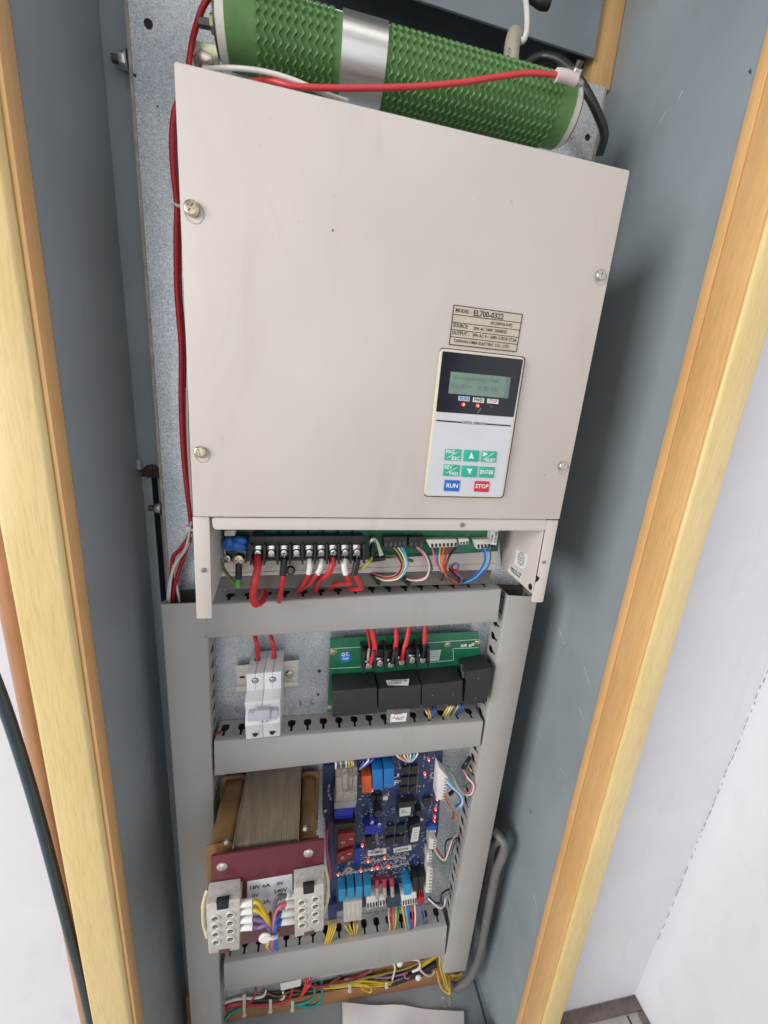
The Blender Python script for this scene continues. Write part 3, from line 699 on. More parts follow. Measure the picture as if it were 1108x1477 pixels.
# terminal strip
YT = .036
strip = qbox('terminal_strip', 'S1', [(488, 152), (1052, 148), (1064, 190), (484, 196)], .040, .0575, BLK, inv, .0006)
qbox('strip_base', 'S1', [(484, 196), (1064, 190), (1064, 262), (486, 270)], .047, .0575, BLK, strip, .0004)
tx = [525, 592, 655, 718, 782, 842, 901, 962, 1020]
finx = [491, 558, 624, 686, 749, 812, 872, 931, 990, 1058]
for i, x in enumerate(finx):
    y0 = 192 - i * .4
    MB().prism([A('S1', x - 5, y0, YT), A('S1', x + 5, y0, YT), A('S1', x + 5, 296 - i, YT), A('S1', x - 5, 296 - i, YT)], (0, .0212, 0)).build('barrier_fin', BLK, strip, .0003)
for i, x in enumerate(tx):
    y = 232 - i * .6
    qbox('clamp_plate', 'S1', [(x - 21, y - 34), (x + 21, y - 35), (x + 20, y + 24), (x - 20, y + 24)], .0445, .047, CHROME, strip, .0008)
    screw(A('S1', x + 2, y + 2, .0445), .0040, strip, CHROME, CROSS, 'terminal_screw', spin=random.uniform(0, 3))
# varistors and earth stud on the left of the strip
for (x0, x1, y0, y1, an) in ((352, 410, 150, 222, .1), (372, 478, 172, 225, -.12), (400, 482, 150, 190, -.15)):
    c = A('S1', (x0 + x1) / 2, (y0 + y1) / 2, .048); rx = (A('S1', x1, 190, .048) - A('S1', x0, 190, .048)).length / 2; rz = (A('S1', 400, y0, .048) - A('S1', 400, y1, .048)).length / 2
    mb = MB(); n = 20
    L = lambda s_, y_: [c + Vector((math.cos(k * 2 * math.pi / n) * rx * s_, y_, math.sin(k * 2 * math.pi / n + an) * rz * s_)) for k in range(n)]
    vs = L(.6, -.004) + L(.9, -.003) + L(1, 0) + L(.9, .003) + L(.5, .004)
    fs = [tuple(range(n))] + [(r * n + k, r * n + (k + 1) % n, (r + 1) * n + (k + 1) % n, (r + 1) * n + k) for r in range(4) for k in range(n)] + [tuple(range(5 * n - 1, 4 * n - 1, -1))]
    mb.add(vs, fs).build('varistor', M('blue_varistor', (.015, .13, .50), .35, var=.3, scale=200), inv, smooth=60)
qbox('capacitor', 'S1', [(358, 122), (412, 120), (412, 150), (358, 152)], .046, .0575, CERAMIC, inv, .001)
screw(A('S1', 372, 262, .056), .0045, inv, CHROME, CROSS, 'board_screw'); screw(A('S1', 432, 266, .050), .0058, inv, BRASS, CROSS, 'earth_screw', .4)
qbox('bracket', 'S1', [(404, 225), (470, 222), (470, 285), (404, 286)], .054, .0575, DARKSTEEL, inv, .0004)
screw(A('S2', 98, 175, .052), .0048, inv, STEEL, CROSS, 'board_screw', .3); screw(A('F2', 258, 312, .0565), .003, inv, DARKSTEEL, SLOT, 'board_screw')
MB().cyl(A('S2', 98, 178, .0525), A('S2', 98, 178, .0575), .0056, n=14).build('standoff', DARKSTEEL, inv)
# connectors on the control board
def header(parent, z, q, Yf, Yb, m, pins, pm=None, nm='connector'):
    o = qbox(nm, z, q, Yf, Yb, m, parent, .0004)
    (a, b, c, d) = q
    for k in range(pins):
        t = (k + .5) / pins; x = d[0] + (c[0] - d[0]) * t; y = d[1] + (c[1] - d[1]) * t - (d[1] - a[1]) * .28
        wpx = (c[0] - d[0]) / pins * .28
        hpx = abs(d[1] - a[1]) * .2
        MB().prism(quad(z, [(x - wpx, y - hpx), (x + wpx, y - hpx), (x + wpx, y + hpx), (x - wpx, y + hpx)], Yf - .0003), (0, .0005, 0)).build('pin_slot', pm or INK, o, smooth=None)
    return o
header(inv, 'S2', [(150, 155), (268, 152), (266, 206), (152, 210)], .048, .0575, BLK, 5, DARKSTEEL)
header(inv, 'S2', [(278, 155), (355, 153), (352, 207), (276, 208)], .048, .0575, BLK, 3, DARKSTEEL)
header(inv, 'S2', [(362, 168), (515, 165), (520, 203), (384, 208)], .049, .0575, NYL, 7)
header(inv, 'S2', [(525, 165), (576, 162), (574, 190), (530, 193)], .050, .0575, WHT, 3)
header(inv, 'S2', [(600, 168), (678, 165), (686, 212), (616, 215)], .049, .0575, NYL, 4)
st = qbox('barcode_label', 'F2', [(240, 150), (302, 150), (284, 285), (222, 278)], .0492, .0575, STICK, inv, 0)
text('printed_text', '00162', 'F2', (282, 170), (270, 262), 22, .049, INK, st, pts=(A('F2', 276, 165, .049), A('F2', 262, 262, .049), A('F2', 297, 168, .049)))
text('printed_text', 'M5W', 'F2', (0, 0), (1, 1), 22, .049, INK, st, pts=(A('F2', 240, 195, .049), A('F2', 229, 258, .049), A('F2', 257, 197, .049)))
# stickers on the right side plate
Xs = XPr - .0004
sk = MB().prism([AX('F2', x, y, Xs) for x, y in ((462, 315), (560, 372), (545, 470), (512, 500), (437, 452))], (.0003, 0, 0)).build('seal_sticker', STICK, inv, 0)
cc = AX('F2', 503, 408, Xs - .0002)
for r0, r1 in ((.0066, .0059), (.0044, .0039), (.0022, .0012)):
    n = 22; v0 = [cc + Vector((0, math.cos(k * 2 * math.pi / n) * r0, math.sin(k * 2 * math.pi / n) * r0 * 1.15)) for k in range(n)]; v1 = [cc + (v - cc) * (r1 / r0) for v in v0]
    MB().add(v0 + v1, [(k, (k + 1) % n, (k + 1) % n + n, k + n) for k in range(n)]).build('seal_ring', M('grey_ink', (.22, .21, .21), .6), sk, smooth=None)
for k in range(10):
    a = k * .63; MB().add([cc + Vector((-.0001, math.cos(a + d) * r, math.sin(a + d) * r * 1.15)) for d, r in ((0, .0043), (.12, .0058), (.3, .0055), (.2, .0043))], [(0, 1, 2, 3)]).build('seal_mark', M('grey_ink', (.22, .21, .21), .6), sk, smooth=None)
s2 = MB().prism([AX('F2', x, y, Xs) for x, y in ((398, 452), (512, 532), (498, 602), (386, 520))], (.0003, 0, 0)).build('serial_sticker', STICK, inv, 0)
text('printed_text', 'OMA-EL/100', 'F2', 0, 0, 0, 0, INK, s2, pts=(AX('F2', 402, 490, Xs - .0003), AX('F2', 502, 562, Xs - .0003), AX('F2', 406, 466, Xs - .0003)))
text('printed_text', 'T970104045', 'F2', 0, 0, 0, 0, INK, s2, pts=(AX('F2', 408, 520, Xs - .0003), AX('F2', 494, 586, Xs - .0003), AX('F2', 411, 499, Xs - .0003)))

# ---------------- power wires of the drive terminals
YS = .080   # where wires drop through the slots of the top duct
def pw(label, pts, r, m=RED, sleeve=None, group='red power wires at the drive terminals', sm=WHT):
    t = thing('power_wire', label, 'wire', A('S1', *pts[-1][:2], pts[-1][2]), group)
    P = [A('S1', *p) for p in pts]
    MB().tube(P, r, 11, 7).build('insulation', m, t, smooth=60)
    if sleeve:
        MB().tube([A('S1', *p) for p in sleeve], r * 1.32, 11, 4).build('sleeve', sm, t, smooth=60)
    a = A('S1', *(sleeve[0] if sleeve else pts[0])); MB().tube([a + Vector((0, .001, .006)), a + Vector((0, .0005, -.001))], r * .55, 8, 1).build('lug', CHROME, t)
    return t
pw('thick red wire hooking into the duct, leftmost drive terminal', [(527, 262, .043), (526, 300, .036), (514, 370, .030), (502, 440, .030), (513, 488, .036), (545, 478, .052), (562, 440, .070), (556, 425, .082)], .0035, RED, [(527, 252, .0435), (525, 300, .037)], sm=RED)
pw('straight red wire with black sleeve at third drive terminal', [(652, 330, .041), (650, 370, .040), (641, 425, .045), (634, 470, .058), (634, 478, .085)], .0026, RED, [(657, 262, .043), (656, 290, .042), (651, 345, .041)], sm=BKW)
pw('red wire with white sleeve, left of the white sleeve pair', [(782, 325, .041), (776, 350, .042), (755, 385, .05), (735, 412, .065), (725, 440, .088)], .0021, RED, [(782, 262, .043), (786, 300, .041), (780, 338, .041)])
pw('red wire with white sleeve, right of the white sleeve pair', [(830, 325, .041), (815, 350, .041), (785, 385, .05), (750, 410, .065), (732, 430, .088)], .0021, RED, [(843, 262, .043), (842, 300, .041), (824, 340, .041)])
pw('thick red wire without coloured sleeve at seventh drive terminal', [(902, 265, .043), (896, 300, .040), (878, 340, .041), (842, 362, .048), (828, 385, .06), (816, 420, .078), (812, 432, .09)], .0028, RED, [(902, 255, .0435), (897, 300, .0405)], sm=RED)
pw('red wire with a single white sleeve at eighth drive terminal', [(965, 325, .041), (978, 360, .042), (990, 382, .048), (950, 385, .058), (905, 395, .068), (886, 415, .088)], .0024, RED, [(962, 262, .043), (958, 300, .041), (966, 340, .041)])
pw('red wire with black sleeve at the last drive terminal', [(1008, 335, .042), (1028, 370, .043), (1044, 408, .05), (1010, 414, .06), (978, 412, .088)], .0026, RED, [(1022, 262, .043), (1018, 295, .042), (1006, 342, .042)], sm=BKW)
t = thing('earth_wire', 'yellow-green earth wire with black sleeve in the terminal bay', 'wire', A('S1', 430, 400, .05))
MB().tube([A('S1', *p) for p in ((296, 95, .02), (305, 160, .03), (330, 255, .042), (370, 335, .048), (408, 380, .049), (430, 392, .049))], .0016, 9).build('insulation', YGW, t, smooth=60)
MB().tube([A('S1', *p) for p in ((431, 285, .049), (431, 320, .048), (430, 362, .048))], .0032, 10).build('sleeve', BKW, t, smooth=60)
MB().tube([A('S1', *p) for p in ((430, 360, .048), (431, 380, .0485), (432, 402, .05))], .0028, 10).build('wire_end', M('bright_green', (.07, .30, .05), .4), t, smooth=60)
t = thing('earth_wire', 'yellow-green earth wire beside the rightmost drive terminal', 'wire', A('S2', 90, 260, .05))
MB().tube([A('S2', *p) for p in ((24, 315, .045), (60, 300, .043), (88, 262, .044), (92, 220, .047))], .0016, 9).build('insulation', M('yg2', (.36, .36, .02), .42, var=.4), t, smooth=60)
MB().tube([A('S2', *p) for p in ((92, 255, .045), (93, 220, .047), (97, 185, .050))], .0025, 9).build('sleeve', BKW, t, smooth=60)
t = thing('earth_wire', 'short green and yellow wire lying across the bay', 'wire', A('S2', 200, 260, .05))
MB().tube([A('S2', *p) for p in ((110, 245, .052), (180, 245, .052), (240, 258, .051), (298, 275, .050))], .0017, 9).build('insulation', M('yg3', (.06, .20, .02), .42, var=.5, scale=120), t, smooth=60)
MB().tube([A('S2', *p) for p in ((88, 268, .047), (130, 262, .048), (155, 258, .05))], .0028, 9).build('sleeve', BKW, t, smooth=60)
o = MB().prism([A('S2', x, y, .044) for x, y in ((112, 175), (122, 172), (152, 245), (130, 252))], (0, .0012, 0)).build('cable_tie', M('grey_tie', (.42, .42, .38), .5), None, .0003)
tag(o, 'pale cable tie tail hanging by the board screw', 'cable tie')
o = MB().lathe(A('S1', 690, 318, .055), (0, -1, .2), [(.0001, 0), (.0046, 0), (.0050, .0022), (.003, .004), (0, .0042)], 14).build('loose_screw', DARKSTEEL); tag(o, 'loose dark screw head between the red wires', 'screw')
# signal harnesses of the control board
def harness(label, strands, r, plug=None, group='thin signal wires of the drive', nm='signal_harness'):
    t = thing(nm, label, 'wire harness', A(*strands[0][1][-1]), group)
    for m_, pts in strands: MB().tube([A(*p) for p in pts], r, 7, 6).build('strand', m_, t, smooth=60)
    return t
S = 'S2'
harness('bundle of thin wires from the wide black connector looping left', [
    (BKW, [(S, 178, 205, .049), (S, 205, 235, .044), (S, 240, 285, .042), (S, 225, 335, .046), (S, 170, 358, .056), (S, 110, 345, .062), (S, 95, 335, .066)]),
    (M('tan_wire', (.40, .25, .08), .4), [(S, 200, 205, .049), (S, 228, 240, .044), (S, 247, 290, .042), (S, 228, 345, .046), (S, 170, 365, .056), (S, 118, 352, .062), (S, 96, 340, .066)]),
    (LBW, [(S, 240, 205, .049), (S, 262, 255, .043), (S, 268, 310, .043), (S, 235, 355, .048), (S, 180, 372, .056), (S, 130, 362, .062), (S, 100, 345, .066)]),
    (TEW, [(S, 250, 205, .049), (S, 266, 250, .0435), (S, 270, 300, .043), (S, 245, 350, .048), (S, 240, 360, .056)]),
    (PKW, [(S, 182, 205, .049), (S, 212, 245, .0445), (S, 240, 295, .043), (S, 215, 340, .048), (S, 165, 352, .056), (S, 110, 340, .062), (S, 92, 332, .066)]),
    (WHW, [(S, 222, 205, .049), (S, 250, 250, .0435), (S, 260, 300, .043), (S, 225, 360, .048), (S, 160, 372, .056), (S, 125, 360, .062), (S, 98, 345, .066)])], .0009)
harness('white, red and teal wires from the small black connector', [
    (PKW, [(S, 312, 203, .049), (S, 345, 235, .045), (S, 372, 295, .043), (S, 365, 350, .048), (S, 310, 368, .056), (S, 262, 360, .066), (S, 244, 352, .072)]),
    (WHW, [(S, 318, 203, .049), (S, 355, 240, .045), (S, 378, 300, .043), (S, 362, 358, .048), (S, 310, 372, .056), (S, 258, 362, .066), (S, 242, 356, .072)]),
    (TEW, [(S, 325, 203, .049), (S, 365, 245, .045), (S, 385, 300, .043), (S, 390, 325, .046)]),
    (BKW, [(S, 330, 203, .049), (S, 372, 250, .045), (S, 392, 310, .044), (S, 385, 330, .05)])], .0009)
cols = [PKW, BLW, YEW, ORW, RED, BRW, BKW]
harness('rainbow of thin wires from the white seven-pin connector', [
    (cols[k], [(S, 394 + k * 20, 205, .050), (S, 400 + k * 15, 235 + 4 * k, .044), (S, 415 + k * 9, 290 + 2 * k, .042), (S, 455 + k * 4, 340 + k * 3, .048), (S, 500, 370 + k * 3, .060), (S, 530, 382 + k * 2, .074), (S, 520, 400, .086)]) for k in range(6)] + [
    (BKW, [(S, 516, 200, .05), (S, 480, 250, .043), (S, 458, 310, .043), (S, 448, 350, .05), (S, 440, 372, .07)])], .0010)
harness('two light blue wires from the right white connector', [
    (BLW, [(S, 640, 203, .050), (S, 655, 240, .044), (S, 650, 290, .043), (S, 610, 345, .05), (S, 570, 372, .062), (S, 530, 385, .08)]),
    (LBW, [(S, 648, 203, .050), (S, 664, 240, .044), (S, 655, 300, .043), (S, 615, 352, .05), (S, 570, 376, .062), (S, 535, 388, .08)]),
    (BLW, [(S, 664, 200, .050), (S, 684, 240, .044), (S, 672, 300, .043), (S, 625, 355, .05), (S, 575, 378, .062), (S, 540, 390, .08)])], .0010)
harness('purple and red wire knot standing above the top duct', [
    (PUW, [(S, 480, 318, .062), (S, 500, 290, .05), (S, 520, 290, .046), (S, 522, 315, .05), (S, 505, 320, .055)]),
    (RED, [(S, 480, 300, .06), (S, 505, 325, .052), (S, 535, 350, .055), (S, 540, 375, .07)]),
    (PUW, [(S, 484, 302, .06), (S, 515, 335, .052), (S, 540, 355, .056), (S, 532, 380, .07)]),
    (BKW, [(S, 478, 310, .06), (S, 500, 338, .053), (S, 525, 362, .058), (S, 520, 385, .07)])], .0013)
for (x0, y0, x1, y1, lb) in ((95, 340, 140, 408, 'black heat-shrunk wire end with bare tip entering the duct, left one'), (243, 355, 292, 405, 'black heat-shrunk wire end with bare tip entering the duct, right one')):
    t = thing('sleeved_end', lb, 'wire end', A(S, x1, y1, .08), 'heat-shrunk wire ends at the top duct')
    MB().tube([A(S, x0, y0, .064), A(S, (x0 + x1) / 2, (y0 + y1) / 2 - 3, .068), A(S, x0 + (x1 - x0) * .7, y0 + (y1 - y0) * .68, .073)], .0028, 9).build('sleeve', BKW, t)
    MB().tube([A(S, x0 + (x1 - x0) * .66, y0 + (y1 - y0) * .64, .072), A(S, x1, y1, .08)], .0022, 9, 1).build('bare_tip', STEEL, t)

# ================================================================== LEFT WIRE RUN
Yw = .075
run = [('X', 277, -12), ('X', 274, 30), ('X', 268, 75)]
wire('red wire dropping from the resistor stud to behind the cover', [('R1', 470, -40, .062), ('R1', 425, 25, .064), ('R1', 395, 110, .07), ('R1', 378, 180, .075), ('R1', 366, 260, .078), ('R1', 350, 330, .08)], .0021, RED, 'red wires running along the plate')
def ln(dx, Y): return [('R1', 340 + dx, 380, Y), ('R1', 308 + dx, 450, Y), ('R1', 298 + dx, 570, Y), ('R1', 305 + dx, 700, Y), ('R1', 318 + dx, 820, Y), ('X', 254 + dx * .36, 340, Y), ('X', 255 + dx * .36, 420, Y), ('X', 261 + dx * .36, 500, Y), ('X', 261 + dx * .36, 580, Y), ('X', 264 + dx * .36, 650, Y), ('X', 269 + dx * .3, 703, Y), ('X', 275, 752, Y)]
wire('long red wire down the left plate edge, outer of two', ln(0, Yw) + [('X', 273, 772, Yw), ('X', 262, 790, .077), ('X', 250, 804, .08), ('X', 248, 826, .082), ('X', 246, 880, .084)], .0021, RED, 'red wires running along the plate')
wire('long darker red wire down the left plate edge, inner of two', ln(12, Yw + .004) + [('X', 274, 776, Yw), ('X', 266, 800, .076), ('X', 258, 824, .079), ('X', 251, 850, .081), ('X', 247, 885, .084)], .0021, DRED, 'red wires running along the plate')
wire('long white wire beside the red pair at the left plate edge', [('X', 270, 560, .079), ('X', 271, 640, .079), ('X', 275, 700, .078), ('X', 277, 757, .076), ('X', 271, 787, .074), ('X', 255, 811, .074), ('X', 245, 838, .076), ('X', 241, 880, .082)], .0014, WHW, 'white wires entering the left duct')
wire('white wire crossing over the red pair into the left duct', [('X', 276, 752, .074), ('X', 268, 790, .072), ('X', 252, 815, .072), ('X', 246, 840, .075), ('X', 243, 885, .082)], .0013, WHW, 'white wires entering the left duct')
wire('short white wire on the right inside the left duct mouth', [('X', 250, 815, .08), ('X', 254, 838, .081), ('X', 259, 868, .085)], .0013, WHW, 'white wires entering the left duct')
t = thing('cable_tie', 'white cable tie holding the red and white wires beside the left flange', 'cable tie', A('X', 272, 764, .074))
MB().tube([A('X', 262, 762, .073), A('X', 270, 763, .0715), A('X', 281, 765, .073), A('X', 281, 766, .08), A('X', 266, 763, .08)], .0017, 8).build('strap', WHT, t)
qbox('tie_head', 'X', [(267, 759), (275, 760), (275, 768), (267, 768)], .069, .073, WHT, t, .0006)
wire('small cable tie strap on the red wires next to the upper left screw', [('X', 251, 294, .074), ('X', 257, 297, .072), ('X', 262, 298, .075)], .0013, WHT, None, 'cable_tie', 'cable tie')

# ================================================================== BRAKING RESISTOR
RYc = .065
r1 = Vector((.307, RYc, .355)); r0 = Vector((A('X', 318, 40, RYc).x, RYc, .3595))
RR = .0222
ax = (r1 - r0); RL = ax.length; ax.normalize()
res = thing('braking_resistor', 'green ribbed wirewound resistor tube with silver clamp band', 'resistor', (r0 + r1) / 2 - Vector((0, 0, RR)))
up = Vector((0, 0, 1)); up = (up - ax * up.dot(ax)).normalized(); fwd = ax.cross(up)
MB().lathe(r0, ax, [(.012, 0), (RR - .0025, 0), (RR - .0012, .002), (RR - .0012, RL - .002), (RR - .0025, RL), (.012, RL)], 64).build('ceramic_core', CERAMIC, res)
MB().lathe(r0 + ax * .006, ax, [(RR - .003, 0), (RR, .0005), (RR, RL - .0125), (RR - .003, RL - .012)], 72).build('enamel_coat', GREENENAMEL, res)
MB().lathe(r0 - ax * .002, ax, [(0, 0), (RR - .004, 0), (RR - .004, .003), (0, .003)], 40).build('end_cap', DARKSTEEL, res)
MB().lathe(r1 + ax * .0002, ax, [(0, 0), (RR - .0035, 0), (RR - .0035, .0012), (0, .0012)], 40).build('end_cap', DARKSTEEL, res)
# one wavy ribbon turn, shared by all turns
def s_at(z_, x, y): return (A(z_, x, y, RYc - RR * .8) - r0).dot(ax)
sB0, sB1 = s_at('X', 492, 75), s_at('X', 557, 90)
NW = 21; n = NW * 8; mb = MB(); vs = []
for k in range(n):
    a = 2 * math.pi * k / n; wv = math.sin(NW * a); wv = math.copysign(abs(wv) ** .8, wv)
    e = up * math.cos(a) + fwd * math.sin(a)
    for rr_, off, sc_ in ((RR - .001, -.0014, .0009), (RR + .0017, -.0004, .0014), (RR + .0018, .0004, .0014), (RR - .001, .0014, .0009)):
        vs.append(e * rr_ + ax * (off + wv * sc_))
fs = [(k * 4 + j, ((k + 1) % n) * 4 + j, ((k + 1) % n) * 4 + (j + 1) % 4, k * 4 + (j + 1) % 4) for k in range(n) for j in range(4)]
bm = bmesh.new(); bv = [bm.verts.new(v) for v in vs]
for f in fs: bm.faces.new([bv[i] for i in f])
bmesh.ops.recalc_face_normals(bm, faces=bm.faces)
RIB = bpy.data.meshes.new('ribbon_turn'); bm.to_mesh(RIB); bm.free(); RIB.materials.append(GREENENAMEL); RIB.shade_smooth(); RIB.set_sharp_from_angle(angle=math.radians(60))
pitch = .0052
sr = s_at('X', 372, 60)
s = sr
while s < sB0 - .003: place('ribbon_turn', RIB, None, r0 + ax * s, res, 1.0); s += pitch
s = sB1 + .004; send = RL - .022
while s < send: place('ribbon_turn', RIB, None, r0 + ax * s, res, 1.0); s += pitch
MB().lathe(r0 + ax * sB0, ax, [(RR, 0), (RR + .0022, .0002), (RR + .0022, sB1 - sB0 - .0002), (RR, sB1 - sB0)], 72).build('clamp_band', ALU, res)
def bolt_on(s_, ang, nm, rad=RR):
    e = up * math.cos(ang) + fwd * math.sin(ang); p = r0 + ax * s_ + e * (rad - .001)
    b = MB().cyl(p, p + e * .007, .0052, n=6).build(nm, STEEL, res, .0006)
    MB().cyl(p + e * .0065, p + e * .011, .0028, n=10).build('stud', DARKSTEEL, b); MB().cyl(p - e * .001, p + e * .0012, .0072, n=18).build('washer', STEEL, b)
    return p, e
fsgn = 1 if fwd.y < 0 else -1
bolt_on(s_at('X', 352, 5), fsgn * .95, 'terminal_nut')
pR, eR = bolt_on(RL - .009, fsgn * .72, 'terminal_nut')
p = A('R1', 478, 100, .060)
MB().cyl(p + Vector((.004, 0, 0)), p - Vector((.012, 0, .001)), .003, n=10).build('mounting_stud', DARKSTEEL, res); MB().cyl(p + Vector((.002, 0, 0)), p - Vector((.004, 0, 0)), .0058, n=6).build('mounting_nut', M('yellow_zinc', (.45, .42, .20), .4, .9), res, .0005)
qbox('mounting_bracket', 'R1', [(392, 160), (480, 178), (492, 290), (378, 270)], .088, .0905, M('iridescent_zinc', (.50, .50, .36), .32, .9, var=.35, scale=120), res, .0006)
p = A('R1', 425, 245, .086); MB().cyl(p, p + Vector((0, .004, 0)), .0085, n=6).build('mounting_nut', M('copper_zinc', (.42, .34, .33), .25, 1.0, var=.4, scale=200), res, .0006)
t = thing('resistor_lead', 'red lead draped across the front of the green resistor', 'wire', A('R2', 300, 340, .03), 'red wires running along the plate')
MB().tube([A(*q) for q in (('R1', 600, 330, .055), ('R1', 690, 322, .036), ('R1', 790, 345, .028), ('R1', 950, 352, .026), ('R2', 0, 352, .026), ('R2', 200, 347, .026), ('R2', 400, 330, .027), ('R2', 560, 305, .028), ('R2', 680, 292, .028), ('R2', 790, 300, .029))], .0019, 10).build('insulation', PKW if False else M('bright_red_wire', (.62, .05, .06), .38), t, smooth=60)
MB().tube([A(*q) for q in (('R2', 782, 300, .029), ('R2', 820, 306, .030), ('R2', 858, 322, .032))], .0042, 12).build('sleeve', M('pinkish_sleeve', (.68, .58, .56), .45), t, smooth=60)
MB().cyl(A('R2', 855, 322, .032), A('R2', 880, 335, .036), .0026, n=10).build('lug', CHROME, t)
wire('white wire sagging below the green resistor at the cover edge', [('R1', 440, 275, .06), ('R1', 540, 272, .04), ('R1', 660, 285, .032), ('R1', 780, 318, .03), ('R1', 900, 370, .032), ('R1', 1000, 405, .04)], .0016, WHW)
wire('black cable curving down past the right end of the resistor', [('R2', 640, 300, .115), ('R2', 672, 250, .112), ('R2', 725, 226, .108), ('R2', 790, 240, .098), ('R2', 850, 290, .088), ('R2', 905, 370, .082), ('R2', 950, 460, .080), ('R2', 975, 540, .082), ('R2', 955, 620, .09)], .0038, BKW, None, 'black_cable', 'cable')
t = thing('supply_cable', 'beige round cable rising behind the plate with a white tie loop', 'cable', A('R2', 600, 240, .115))
MB().tube([A('R2', 598, 300, .115), A('R2', 605, 190, .115), A('R2', 616, 140, .118)], .0072, 14).build('jacket', BEIGECABLE, t, smooth=60)
text('printed_text', 'V.S.A', 'R2', 0, 0, 0, 0, INK, t, pts=(A('R2', 586, 228, .1075), A('R2', 590, 188, .1075), A('R2', 597, 228, .1073)))
t = thing('cable_tie', 'long white cable tie hanging in front of the upper rear panel', 'cable tie', A('R2', 650, 100, .11))
MB().tube([A('R2', 655, -30, .125), A('R2', 664, 40, .12), A('R2', 665, 110, .115), A('R2', 655, 155, .112), A('R2', 640, 165, .112)], .0026, 8).build('strap', WHT, t, smooth=60)
wire('dark cable end at the top edge above the rear panel', [('R2', 690, -20, .125), ('R2', 725, 4, .12), ('R2', 752, 8, .12)], .006, BKW, None, 'black_cable', 'cable')

# ================================================================== BREAKER ON ITS RAIL
rail = thing('din_rail', 'short steel DIN rail behind the white breaker', 'rail', A('M', 450, 520, .098))
RA, RB = A('M', 240, 340, .0925), A('M', 678, 300, .0925)
dz = A('M', 236, 520, .0925).z - RA.z
sec = [(0, .0925), (0, .0935), (-.0045, .0935), (-.0045, .0985), (-.0305, .0985), (-.0305, .0935), (-.035, .0935), (-.035, .0925), (-.0295, .0925), (-.0295, .0975), (-.0055, .0975), (-.0055, .0925)]
k_ = abs(dz) / .035
vs = [Vector((P.x, y, P.z + z * k_)) for P in (RA, RB) for z, y in sec]; n = len(sec)
MB().add(vs, [tuple(range(n)), tuple(range(2 * n - 1, n - 1, -1))] + [(i, (i + 1) % n, (i + 1) % n + n, i + n) for i in range(n)]).build('rail_profile', M('rail_zinc', (.74, .71, .66), .34, .6, var=.1), rail, smooth=None)
screw(A('M', 617, 394, .0973), .0052, rail, STEEL, SLOT, 'rail_screw', .5)
qbox('slot_hole', 'M', [(563, 388), (592, 386), (592, 408), (563, 410)], .0974, .0976, M('slot_white', (.6, .6, .6), .5), rail, 0)
qbox('slot_hole', 'M', [(268, 412), (305, 410), (305, 424), (268, 426)], .0974, .0976, CAVITY, rail, 0)

mcb = thing('circuit_breaker', 'white two-pole miniature circuit breaker with toggle clipped on the rail', 'circuit breaker', A('M', 440, 860, .05))
MW = M('breaker_plastic', (.66, .67, .69), .36, var=.03)
xa = A('M', 316, 450, .052).x; xm = A('M', 438, 445, .052).x; xb = A('M', 558, 440, .052).x
zT = A('M', 438, 390, .052).z; zU = A('M', 438, 502, .052).z
zC0 = A('M', 435, 575, .040).z; zC1 = A('M', 435, 590, .038).z; zC2 = A('M', 435, 745, .038).z; zB = A('M', 435, 858, .040).z
secp = [(zT, .0925), (zT, .0525), (zT - .001, .052), (zU, .052), (zC0, .0405), (zC1, .038), (zC1 - .004, .0395), ((zC1 + zC2) / 2, .044), (zC2 + .004, .0395), (zC2, .038), (zC2 - .002, .0395), (zB + .003, .0425), (zB, .044), (zB, .0925)]
ti = (A('M', 556, 430, .052).z - A('M', 318, 450, .052).z)
def tz(x): return ti * (x - xm) / (xb - xa)
for x0, x1 in ((xa, xm - .0002), (xm + .0002, xb)):
    P = [Vector((x, y, z + tz(x))) for x in (x0, x1) for z, y in secp]; n = len(secp)
    MB().add(P, [tuple(range(n)), tuple(range(2 * n - 1, n - 1, -1))] + [(i, (i + 1) % n, (i + 1) % n + n, i + n) for i in range(n)]).build('pole', MW, mcb, .0004)
for x, y in ((376, 442), (498, 434)):
    p = A('M', x, y, .0517)
    MB().lathe(p, (0, 1, 0), [(.0034, 0), (.0036, -.0001), (.0034, .0001)], 18).build('screw_well', M('well_grey', (.10, .10, .105), .6), mcb)
    MB().cyl(p + Vector((0, -.0001, 0)), p + Vector((0, .0002, 0)), .0034, n=18).build('screw_hole', M('well_grey', (.10, .10, .105), .6), mcb, smooth=None)
    screw(p + Vector((0, .0004, 0)), .0027, mcb, STEEL, SLOT, 'terminal_screw', .3)
for x, y in ((377, 820), (495, 806)):
    MB().prism([A('M', x - 22, y - 8, .0400), A('M', x + 22, y - 11, .0400), A('M', x + 8, y + 12, .0405), A('M', x - 10, y + 13, .0405)], (0, .0004, 0)).build('screw_hole', CAVITY, mcb, 0)
tg = MB().prism(rounded([A('M', 322, 668, .0375), A('M', 532, 650, .0375), A('M', 530, 712, .0345), A('M', 324, 728, .0345)], .001, 3), (0, .006, 0)).build('toggle', M('toggle_grey', (.40, .42, .47), .35), mcb, .0006)
MB().prism([A('M', 372, 655, .0365), A('M', 480, 645, .0365), A('M', 478, 712, .0335), A('M', 374, 720, .0335)], (0, .004, 0)).build('toggle_bar', M('toggle_grey', (.40, .42, .47), .35), mcb, .0006)
for x in (413, 444): MB().prism([A('M', x - 8, 712, .0345), A('M', x + 8, 711, .0345), A('M', x + 8, 740, .0365), A('M', x - 8, 741, .0365)], (0, .003, 0)).build('toggle_tab', MW, mcb, .0004)
for xx in ((xa + xm) / 2, (xm + xb) / 2):
    MB().box((xx - .0002, .0519, zU + .001 + tz(xx)), (xx + .0002, .0925, zT + .0004 + tz(xx))).build('moulded_seam', M('seam', (.25, .25, .26), .6), mcb, smooth=None)
